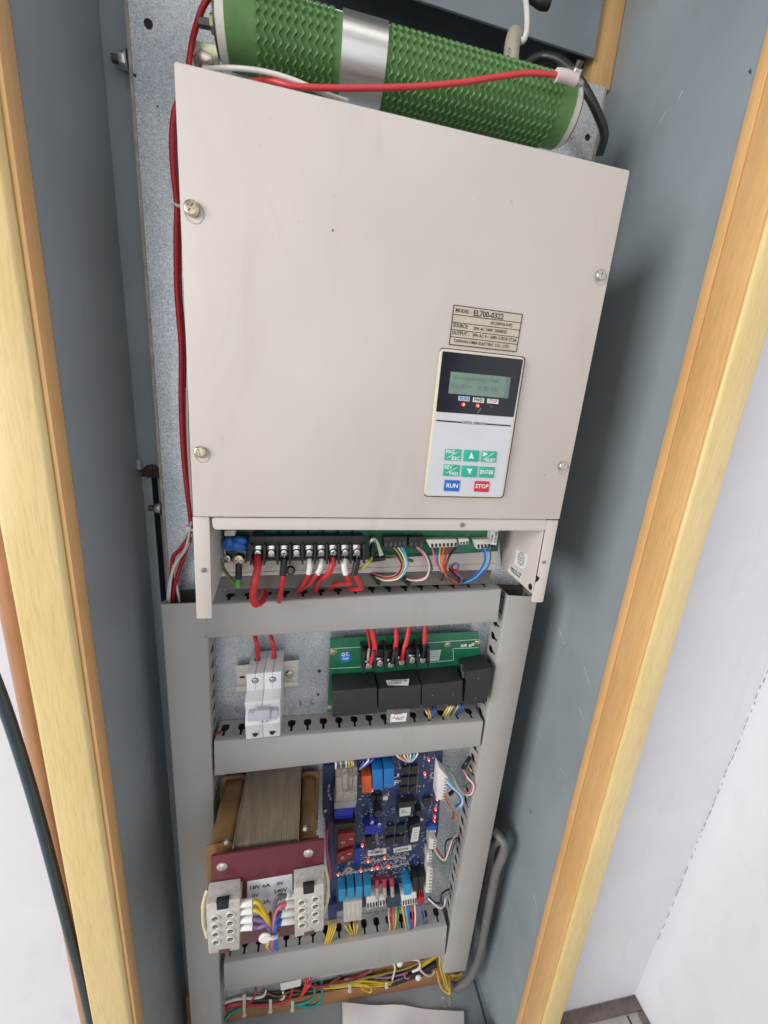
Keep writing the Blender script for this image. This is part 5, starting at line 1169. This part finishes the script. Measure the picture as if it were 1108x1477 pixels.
# LEDs
for z_, x, y, r in ((z, 778, 120, .0021), (z, 752, 212, .0022), (z, 403, 323, .0013), (z, 833, 382, .0019), (z, 823, 450, .0019), (z, 818, 498, .0019), (z, 815, 525, .0018), (z, 810, 546, .0018), (z, 336, 690, .0021), ('B2', 374, 146, .0021), ('B2', 483, 126, .0021), ('B2', 174, 236, .0021), ('B2', 326, 212, .0020), ('B2', 400, 200, .0020), ('B2', 436, 193, .0020), ('B2', 511, 184, .0020)):
    r *= .78; p = A(z_, x, y, YU - .0012)
    o = MB().lathe(p + Vector((0, .0012, 0)), (0, -1, 0), [(r, 0), (r, .0014), (r * .7, .0026), (0, .003)], 12).build('red_led', LEDON, mbd)
    MB().lathe(p + Vector((0, -.0010, 0)), (0, -1, 0), [(r * .55, 0), (r * .4, .0009), (0, .0013)], 10).build('led_core', LEDHOT, o)
for z_, x, y in (('B2', 415, 142), ('B2', 445, 134), ('B2', 520, 120), ('B2', 585, 115), ('B2', 620, 118), ('B2', 205, 232), ('B2', 260, 225), ('B2', 292, 218), ('B2', 358, 206), ('B2', 470, 190), ('B2', 555, 178), (z, 829, 416), (z, 826, 432)):
    p = A(z_, x, y, YU); MB().lathe(p, (0, -1, 0), [(.0016, 0), (.0016, .0014), (.001, .0022), (0, .0025)], 10).build('unlit_led', M('led_clear', (.40, .36, .36), .25), mbd)
# lower edge: blue relays, fuses, plugs
w_ = 'B2'
for q in ([(176, 340), (223, 334), (222, 412), (180, 419)], [(236, 330), (281, 325), (280, 402), (239, 410)], [(292, 322), (337, 316), (336, 392), (295, 399)], [(347, 312), (394, 306), (393, 380), (350, 388)]): relay(w_, q, .070, BLUEREL2)
relay(w_, [(610, 306), (662, 300), (663, 372), (614, 378)], .068, BLUEREL2)
for x in (434, 484, 534):
    p0 = A(w_, x, 330 - (x - 434) * .12, .078)
    MB().cyl(A(w_, x - 3, 262 - (x - 434) * .1, .080), A(w_, x - 1, 318 - (x - 434) * .1, .076), .0036, .0034, 12).build('fuse_cap', M('fuse_red', (.42, .03, .06), .4), mbd)
    MB().cyl(A(w_, x - 1, 316 - (x - 434) * .1, .076), A(w_, x + 4, 392 - (x - 434) * .15, .072), .0030, .0030, 12).build('fuse_body', M('fuse_glass', (.38, .30, .27), .2, var=.3, scale=200), mbd)
bq('black_relay', w_, [(672, 262), (708, 256), (710, 345), (676, 352)], .072, BLK); bq('black_relay', w_, [(712, 256), (746, 250), (744, 335), (714, 342)], .072, BLK)
for x in (680, 695, 715, 730): bq('relay_pin', w_, [(x, 345), (x + 5, 344), (x + 6, 378), (x + 1, 380)], .080, M('pin_tin', (.55, .56, .58), .35, .8), .0002)
def plug(q, Yf, m, pins, nm='plug', pm=None): return header(mbd, w_, q, Yf, YU, m, pins, pm, nm)
bq('plug', w_, [(106, 448), (166, 438), (165, 535), (108, 546)], .078, M('navy_plug', (.02, .035, .11), .45))
o = bq('plug', w_, [(212, 428), (335, 408), (331, 540), (212, 558)], .070, M('translucent_plug', (.56, .53, .48), .35, sss=.3)); 
for k in range(4): bq('plug_rib', w_, [(220 + k * 30, 440 - k * 5), (228 + k * 30, 439 - k * 5), (228 + k * 30, 535 - k * 5), (220 + k * 30, 536 - k * 5)], .0693, M('translucent_plug', (.56, .53, .48), .35, sss=.3), .0003, Yb=.0702, parent=o)
plug([(362, 392), (440, 376), (440, 456), (364, 470)], .074, NYL, 4); plug([(446, 374), (492, 364), (490, 444), (448, 452)], .074, NYL, 2)
bq('plug', w_, [(500, 380), (592, 362), (592, 448), (502, 462)], .076, M('dark_teal_plug', (.02, .05, .08), .45)); plug([(592, 372), (694, 354), (700, 432), (602, 450)], .073, WHT, 6); bq('plug', w_, [(702, 396), (752, 386), (748, 430), (706, 438)], .074, M('red_plug', (.38, .02, .03), .4))
wire('thin grey wire loop hanging from the white plugs of the blue board', [(w_, 412, 462, .073), (w_, 408, 490, .07), (w_, 430, 505, .07), (w_, 455, 490, .072), (w_, 440, 458, .074)], .0008, M('loop_grey', (.22, .22, .22), .4))
# right edge connectors
def rconn(q, Yf, pins, z_=z):
    o = bq('edge_connector', z_, q, Yf, WHT, .0005); (a, b, c, d) = q
    for k in range(pins):
        t = (k + .5) / pins; x = b[0] + (c[0] - b[0]) * t; y = b[1] + (c[1] - b[1]) * t
        bq('pin_slot', z_, [(x - 20, y - 4), (x - 3, y - 4), (x - 4, y + 4), (x - 21, y + 4)], Yf - .0003, M('slot_grey', (.25, .24, .23), .6), 0, Yb=Yf + .0003, parent=o)
rconn([(848, 172), (908, 240), (886, 396), (830, 384)], .070, 8); rconn([(786, 640), (832, 656), (826, 725), (778, 712)], .072, 4); rconn([(766, 742), (802, 738), (796, 800), (764, 804)], .074, 3); rconn([(772, 182), (806, 200), (798, 356), (756, 362)], .072, 7, 'B2')
# silkscreen and tiny parts too small to tell apart: one mesh each
sk = MB(); sm_ = MB()
for k in range(480):
    u, v = random.random(), random.random()
    z_ = random.choice(('B1', 'B2'))
    if z_ == 'B1': x = random.uniform(310, 830); y = random.uniform(90, 800)
    else: x = random.uniform(170, 740); y = random.uniform(100, 270)
    if z_ == 'B1' and x > 800 - max(0, (y - 300)) * .12 + 20: continue
    a = A(z_, x, y, YU - .0002); hor = random.random() < .5; L_ = random.uniform(.0012, .0050); tw = random.uniform(.0003, .0007)
    dx, dz_ = (L_, tw) if hor else (tw, L_)
    sk.prism([a, a + Vector((dx, 0, 0)), a + Vector((dx, 0, dz_)), a + Vector((0, 0, dz_))], (0, .0001, 0))
    if random.random() < .6:
        c = A(z_, x + random.uniform(-16, 16), y + random.uniform(-16, 16), YU); sx, sz = random.choice(((.0012, .0007), (.0007, .0012), (.0016, .001)))
        sm_.box((c.x - sx, YU - random.uniform(.0008, .002), c.z - sz), (c.x + sx, YU - .0001, c.z + sz))
o = sk.build('silkscreen_print', SILK, mbd, smooth=None); o['kind'] = 'stuff'
o = sm_.build('surface_components', M('smd', (.34, .32, .31), .45, var=.6, scale=700), mbd, smooth=None); o['kind'] = 'stuff'
# pin rows next to the LEDs
sm2 = MB()
for k in range(60):
    t = k / 59
    for (xa1, ya1, xb1, yb1) in ((180, 228, 640, 160), (330, 150, 620, 112)):
        if k % 2 == 0 or xa1 == 180:
            a = A('B2', xa1 + (xb1 - xa1) * t, ya1 + (yb1 - ya1) * t + random.uniform(-8, 8), YU)
            sm2.box((a.x - .0007, YU - .0016, a.z - .0014), (a.x + .0007, YU - .0001, a.z + .0014))
o = sm2.build('resistor_row', M('smd2', (.45, .40, .40), .4, var=.6, scale=900), mbd, smooth=None); o['kind'] = 'stuff'
# harnesses below the board
strands('four yellow wires from the navy plug beside the transformer', w_, [YEW] * 4, ((112, 545), (160, 536)), ((92, 735), (120, 722)), [((110, 600), (158, 590)), ((88, 690), (122, 680))], .0012, .079, .090, [.070, .067], 'yellow wire bundles at the lower duct')
strands('four yellow wires from the translucent plug', w_, [YEW] * 4, ((224, 556), (304, 545)), ((266, 655), (286, 650)), [((226, 585), (304, 575)), ((256, 628), (300, 610))], .0013, .074, .090, [.066, .068], 'yellow wire bundles at the lower duct')
strands('pink, red, orange, yellow and green wires from the dark teal plug', w_, [NYLY, RED, ORW, YEW, GRW], ((512, 462), (576, 452)), ((512, 630), (552, 615)), [((514, 520), (578, 510)), ((520, 590), (568, 580))], .0012, .079, .090, [.070, .067], 'multicoloured wire bundles at the lower duct')
strands('yellow, blue, red and white wires from the white six-pin plug', w_, [YEW, LBW, BLW, RED, WHW], ((602, 450), (684, 436)), ((652, 632), (682, 600)), [((612, 520), (688, 505)), ((632, 600), (688, 570))], .0013, .076, .090, [.068, .067], 'multicoloured wire bundles at the lower duct')
strands('two violet-blue wires from the red plug', w_, [BLW, PUW], ((726, 436), (742, 433)), ((752, 590), (758, 586)), [((732, 490), (745, 486)), ((742, 550), (756, 545))], .0011, .076, .090, [.070, .069], 'multicoloured wire bundles at the lower duct')
wire('red wire standing between the transformer and the blue board', [(z, 110, 560, .08), (z, 100, 600, .074), (z, 98, 660, .072), (z, 104, 740, .072), (w_, 118, 170, .074), (w_, 122, 260, .08)], .0016, M('crimson_wire', (.50, .03, .09), .4))
bq('side_strip', z, [(78, 160), (148, 150), (146, 520), (100, 560), (70, 470)], .0865, M('navy_strip', (.012, .025, .075), .5), .0003)
for x, y in ((108, 290), (104, 320), (108, 350), (118, 372)): bq('small_component', z, [(x, y), (x + 12, y - 2), (x + 12, y + 16), (x, y + 18)], .085, M('smd3', (.35, .38, .42), .4), .0002, Yb=.0866)
screw(A(z, 88, 458, .086), .0026, mbd, BRASS, CROSS, 'board_screw')
# right-hand loops to the vertical duct
harness('green, white and red wires looping from the top of the right duct', [
    (GRW, [(z, 905, 160, .075), (z, 940, 215, .072), (z, 970, 270, .068), (z, 1010, 300, .068), (z, 1060, 260, .075)]),
    (WHW, [(z, 1010, 190, .085), (z, 1040, 240, .072), (z, 1078, 290, .066), (z, 1062, 345, .068), (z, 1020, 350, .07), (z, 970, 300, .074), (z, 925, 175, .078)]),
    (PKW, [(z, 1008, 195, .085), (z, 1032, 240, .073), (z, 1068, 285, .068), (z, 1050, 335, .069), (z, 1000, 320, .072), (z, 930, 190, .078)]),
    (BKW, [(z, 1055, 200, .085), (z, 1090, 240, .072), (z, 1100, 300, .07), (z, 1075, 330, .072), (z, 1050, 345, .08)]),
    (YEW, [(z, 1045, 160, .085), (z, 1060, 190, .078), (z, 1075, 215, .085)])], .0011, group='wire loops beside the right duct')
harness('blue, white and orange wires looping from the eight-pin connector', [
    (LBW, [(z, 895, 245, .071), (z, 930, 285, .066), (z, 990, 340, .064), (z, 1010, 395, .066), (z, 985, 435, .07), (z, 940, 430, .075), (z, 905, 380, .078)]),
    (WHW, [(z, 892, 260, .071), (z, 935, 305, .066), (z, 985, 350, .065), (z, 1002, 400, .067), (z, 975, 440, .072), (z, 935, 425, .078)]),
    (BLW, [(z, 890, 280, .071), (z, 920, 300, .067), (z, 975, 350, .066), (z, 990, 400, .069), (z, 960, 425, .075)]),
    (ORW, [(z, 882, 330, .071), (z, 905, 390, .068), (z, 945, 460, .068), (z, 965, 490, .07), (z, 945, 520, .075), (z, 935, 500, .08)]),
    (BRW, [(z, 880, 345, .071), (z, 905, 405, .068), (z, 940, 460, .07), (z, 940, 510, .078)])], .0011, group='wire loops beside the right duct')
harness('red, white, black and green wires into the right duct midway', [
    (DRED, [(z, 825, 705, .074), (z, 850, 745, .07), (z, 890, 780, .068), (z, 920, 730, .07), (z, 940, 660, .076), (z, 965, 640, .085)]),
    (WHW, [(z, 818, 715, .074), (z, 845, 760, .07), (z, 885, 785, .067), (z, 915, 715, .07), (z, 935, 655, .076), (z, 970, 610, .085)]),
    (BKW, [(z, 890, 770, .072), (z, 888, 690, .07), (z, 910, 650, .073), (z, 970, 642, .085)]),
    (GRW, [(z, 820, 735, .074), (z, 845, 790, .07), (z, 885, 812, .068), (z, 925, 770, .07), (z, 945, 690, .076), (z, 972, 655, .085)])], .0011, group='wire loops beside the right duct')
harness('black and white wire pair looping into the right duct at the bottom', [
    (WHW, [(w_, 775, 395, .074), (w_, 810, 430, .068), (w_, 855, 460, .066), (w_, 882, 440, .07), (w_, 890, 390, .076), (w_, 915, 365, .086)]),
    (BKW, [(w_, 780, 385, .075), (w_, 815, 420, .072), (w_, 855, 425, .07), (w_, 865, 370, .074), (w_, 890, 345, .08), (w_, 915, 335, .088)])], .0013, group='wire loops beside the right duct')
wire('black heat-shrunk stub leaning at the top of the right duct', [(z, 1052, 105, .082), (z, 1030, 140, .076), (z, 1008, 172, .078)], .0030, BKW, None, 'sleeved_end', 'wire end')
wire('black sleeve piece between the loops beside the eight-pin connector', [(z, 948, 318, .082), (z, 930, 338, .08), (z, 915, 352, .078)], .0026, BKW, None, 'sleeved_end', 'wire end')

# ================================================================== BOTTOM OF THE CABINET
b_ = 'BT'
bt0 = A(b_, -20, 250, .104); 
def bz_(x): return floor_z(x)
MB().prism([Vector((XL + .004, .103, bz_(XL) + .0005)), Vector((.372, .103, bz_(.372) + .0005)), Vector((.372, .103, bz_(.372) + .075)), Vector((XL + .004, .103, bz_(XL) + .075))], (0, .03, 0)).build('batten', WOODB, None, .001)
bt = bpy.data.objects['batten']; tag(bt, 'brown wooden batten along the bottom behind the loose wires', 'batten')
BG = 'loose wires along the bottom batten'
Yv = .094
def bw(label, pts, r, m, g=BG): return wire(label, [(b_, x, y, Yv + dy) for x, y, dy in pts], r, m, g)
bw('dark green wire dropping to the lower left corner', [(40, 345, -.01), (75, 305, -.006), (110, 280, 0), (180, 255, .002), (260, 235, .002)], .0024, TEW)
bw('thick red wire running left along the batten', [(40, 280, -.004), (110, 262, 0), (200, 262, -.002), (290, 250, -.004), (318, 220, -.002), (322, 185, .004)], .0022, DRED)
bw('red wire curving behind the left tie', [(50, 268, 0), (120, 255, 0), (160, 250, -.002), (178, 228, 0), (182, 200, .004)], .0018, M('dull_red', (.40, .05, .05), .42))
bw('cream wire along the batten with an upturned end', [(55, 258, .002), (110, 240, .002), (170, 236, 0), (210, 228, 0), (222, 205, .004)], .0018, WHW)
bw('cream wire bending up beside the label', [(230, 250, .002), (270, 246, 0), (290, 230, -.002), (284, 210, .003)], .0018, NYL)
bw('dark green wire bundle lead behind the red wires', [(150, 250, .004), (220, 240, .003), (300, 225, .003), (380, 205, .004)], .0030, M('very_dark_green', (.006, .05, .035), .45))
bw('teal wire bending from the black bundle, upper', [(330, 262, -.004), (372, 252, -.006), (402, 232, -.004), (408, 185, .002)], .0024, TEW)
bw('teal wire bending from the black bundle, lower', [(345, 264, -.006), (395, 268, -.008), (428, 250, -.006), (436, 215, -.002), (432, 175, .004)], .0024, TEW)
bw('black cable lying on the batten toward the right', [(300, 230, .004), (430, 205, .004), (560, 185, .003), (680, 185, .002), (740, 168, .002), (850, 130, .002)], .0034, BKW)
bw('second black cable behind the white ties', [(690, 180, .002), (740, 160, -.002), (800, 140, -.002), (870, 105, .002)], .0044, BKW)
for i, (c_, dy, lb) in enumerate(((YEW, 0, 'uppermost'), (M('mustard_wire', (.48, .36, .03), .42), 10, 'middle'), (YEW, 20, 'lowest'))):
    bw('yellow wire lying along the batten, %s of three' % lb, [(440, 192 + dy * .3, 0), (500, 182 + dy * .6, -.002), (560, 172 + dy * .8, -.003), (610, 172 + dy, -.003), (690, 176 + dy * .4, -.001), (760, 150 + dy * .3, 0), (830, 100 + dy * .3, 0), (880, 72, .003)], .0015, c_)
bw('olive wire over the yellow ones', [(470, 190, -.003), (540, 178, -.005), (600, 160, -.003), (690, 140, -.001), (770, 118, 0), (880, 66, .004)], .0013, M('olive_wire', (.25, .22, .05), .42))
bw('purple wire above the yellow wires', [(520, 165, 0), (600, 155, 0), (680, 158, 0), (760, 140, 0)], .0014, M('mauve_wire', (.28, .14, .22), .42))
for k in range(3): bw('bright red wire in the label clip, %s' % ('left', 'middle', 'right')[k], [(345 + k * 14, 245 - k * 20, -.006), (365 + k * 12, 205 - k * 10, -.006), (372 + k * 10, 175, -.002), (362 + k * 16, 155, .003)], .0016, M('bright_red_wire', (.62, .05, .06), .38))
bw('yellow wire loop at the end of the yellow run', [(560, 188, -.004), (600, 186, -.006), (622, 200, -.007), (616, 214, -.007), (585, 200, -.006)], .0013, YEW)
for i, pts in enumerate(([(880, 70, -.004), (884, 120, -.012), (900, 175, -.014), (915, 215, -.014)], [(886, 70, -.006), (896, 130, -.014), (912, 190, -.016), (920, 212, -.016), (916, 150, -.01)], [(870, 130, -.002), (885, 190, -.012), (905, 212, -.016), (921, 215, -.018), (914, 160, -.012)])):
    bw('yellow wire hanging in a loop at the right duct foot, %s' % ('outer', 'inner', 'lower')[i], pts, .0015, YEW)
bw('yellow wire curl just right of the duct foot', [(925, 150, .004), (955, 150, 0), (968, 142, 0), (950, 160, .002), (930, 158, .004)], .0015, M('mustard_wire', (.48, .36, .03), .42))
bw('white wire loop near the right end of the batten', [(702, 165, -.003), (712, 125, -.006), (708, 98, -.003), (735, 92, 0)], .0015, WHW)
bw('white wire ring around the black cable', [(760, 90, -.004), (800, 92, -.008), (805, 122, -.008), (778, 136, -.006)], .0016, WHW)
bw('white wire leading to the duct foot', [(800, 120, -.004), (825, 145, -.006), (848, 150, -.004), (862, 135, 0)], .0016, WHW)
bw('pink wire loop beside the white ring', [(748, 140, -.003), (752, 160, -.006), (772, 158, -.005), (810, 138, 0)], .0011, PKW)
for i, (x, y, h) in enumerate(((138, 225, 75), (238, 245, 40), (322, 250, 30), (540, 185, 22), (680, 178, 14))):
    t = thing('cable_tie', 'pale cable tie on the batten, %s from the left' % ('first', 'second', 'third', 'fourth', 'fifth')[i], 'cable tie', A(b_, x, y + h, .09), 'cable ties on the bottom batten')
    MB().prism(rounded([A(b_, x - 6, y, .089), A(b_, x + 6, y, .089), A(b_, x + 5, y + h, .087), A(b_, x - 5, y + h, .087)], .001, 2), (0, .0015, 0)).build('strap', M('tie_nat', (.55, .52, .44), .45), t, .0003)
    MB().lathe(A(b_, x, y + h, .0875), (0, -1, 0), [(.0001, 0), (.0036, 0), (.003, .002), (0, .0022)], 10).build('tie_head', M('tie_nat', (.55, .52, .44), .45), t)
for i, (x, y) in enumerate(((730, 102), (800, 155))):
    o = MB().lathe(A(b_, x, y, .085), (0, -1, 0), [(.0001, 0), (.005, 0), (.0052, .002), (.003, .004), (0, .0045)], 12).build('cable_tie', WHT); tag(o, ('white tie knob above the black cable', 'white tie knob hanging under the white ring')[i], 'cable tie', 'cable ties on the bottom batten')
o = qbox('paper_tag', b_, [(275, 182), (355, 165), (352, 190), (278, 208)], .092, .0925, STICK, None, 0); tag(o, 'small white paper tag among the wires at the bottom', 'tag')
qbox('plate_label', b_, [(360, 160), (700, 98), (702, 108), (362, 172)], YP - .0006, YP - .0002, M('aged_print', (.42, .44, .45), .5), plate, 0)
# grey hose
hp0 = [('RD', 420, 440, .085), ('RD', 455, 480, .075), ('RD', 476, 515, .068), ('RD', 465, 570, .066), ('RD', 430, 660, .068), ('RD', 405, 780, .07), ('RD', 378, 920, .072), ('RD', 352, 1050, .075), ('RD', 318, 1170, .078), ('RD', 280, 1240, .08), ('RD', 230, 1275, .084), ('RD', 190, 1275, .088)]
tag(MB().tube([A(*p) for p in hp0], .0064, 16, 8).build('hose', HOSE, smooth=60), 'grey flexible hose folded beside the right duct, front length', 'hose', 'grey hose')
hp1 = [('RD', 476, 505, .069), ('RD', 452, 490, .076), ('RD', 418, 508, .085), ('RD', 398, 570, .092), ('RD', 395, 640, .094), ('RD', 370, 760, .095), ('RD', 345, 900, .096)]
tag(MB().tube([A(*p) for p in hp1], .0062, 14, 8).build('hose', HOSE, smooth=60), 'darker hose length tucked behind the folded grey hose', 'hose', 'grey hose')
# paper lying on the cabinet floor
def onfloor(x, y, lift=.002):
    d = ray(*px(b_, x, y)); n_ = Vector((-(CFR.z - CFL.z) / (CFR.x - CFL.x), 0, 1)); t = n_.dot(Vector((CFL.x, 0, CFL.z)) - EYE) / n_.dot(d)
    return EYE + d * t + Vector((0, 0, lift))
pp = []; nx, ny = 14, 8; vs = []
for j in range(ny + 1):
    for i in range(nx + 1):
        u = i / nx; v = j / ny
        p = onfloor(510 + u * 462 + 3 * v, 262 + 30 * u + v * 130 + 5 * math.sin(u * 9) * (1 - v), .0062 + .0022 * math.sin(u * 7 + v * 3) + .0015 * math.sin(u * 17))
        vs.append(p)
fs = [(j * (nx + 1) + i, j * (nx + 1) + i + 1, (j + 1) * (nx + 1) + i + 1, (j + 1) * (nx + 1) + i) for j in range(ny) for i in range(nx)]
tag(MB().add(vs, fs).build('paper_sheet', PAPER, smooth=80), 'white sheet of paper lying on the cabinet floor', 'paper')
# paint drips and crumbs on the cabinet floor by the duct foot
for i in range(14):
    c = onfloor(905 + random.uniform(-14, 26), 235 + random.uniform(0, 40), .0008); r = random.uniform(.0008, .0032)
    MB().add([c + Vector((math.cos(k * 1.05) * r * random.uniform(.6, 1.2), math.sin(k * 1.05) * r * random.uniform(.6, 1.2), 0)) for k in range(6)], [tuple(range(6))]).build('dirt_fleck', M('dirt_fleck', (.20, .19, .18) if i % 3 else (.5, .5, .48), .9, var=.5), cab, smooth=None)

# thin wires lying together behind the loose ones
t = thing('wire_loom', 'dark loom of thin wires lying along the bottom batten behind the ties', 'wire loom', A(b_, 450, 200, .096))
for k in range(14):
    m_ = random.choice((BKW, BKW, BRW, GYW, WHW, TEW, NYLY, DRED)); o1 = random.uniform(-12, 10); dy = random.uniform(-.004, .004)
    x0 = random.uniform(60, 420); x1 = min(880, x0 + random.uniform(250, 520)); N = 6; pts = []
    for i in range(N):
        x = x0 + (x1 - x0) * i / (N - 1); y = 262 - (x - 60) * .172 + o1 + random.uniform(-7, 7)
        pts.append(A(b_, x, y, .0965 + dy))
    pts[0] = pts[0] + Vector((0, .004, .006)); pts[-1] = pts[-1] + Vector((0, .004, .006))
    MB().tube(pts, random.uniform(.0009, .0016), 7, 5).build('strand', m_, t, smooth=60)
# scratches and spots on the right cabinet wall
for (x0, y0, x1, y1, w_, c_) in ((805, 906, 811, 919, .0007, 1), (812, 925, 814, 929, .0006, 1), (1081, 101, 1083, 106, .0010, 0), (764, 1168, 766, 1174, .0010, 0), (808, 1108, 815, 1118, .0004, 1), (842, 960, 850, 990, .0003, 1), (770, 1290, 776, 1322, .0003, 1), (985, 130, 978, 145, .0004, 1), (960, 160, 952, 178, .0003, 1), (835, 1020, 842, 1038, .0003, 1), (700, 1425, 703, 1432, .0009, 1)):
    a = AX('X', x0, y0, XR - .0003); b = AX('X', x1, y1, XR - .0003); d = (b - a).normalized(); n_ = Vector((0, -d.z, d.y)) * w_
    MB().prism([a + n_, a - n_, b - n_ * .4, b + n_ * .4], (.0002, 0, 0)).build('scratch', M('scratch_white', (.55, .58, .60), .6) if c_ else M('scratch_dark', (.06, .07, .08), .6), cab, smooth=None)
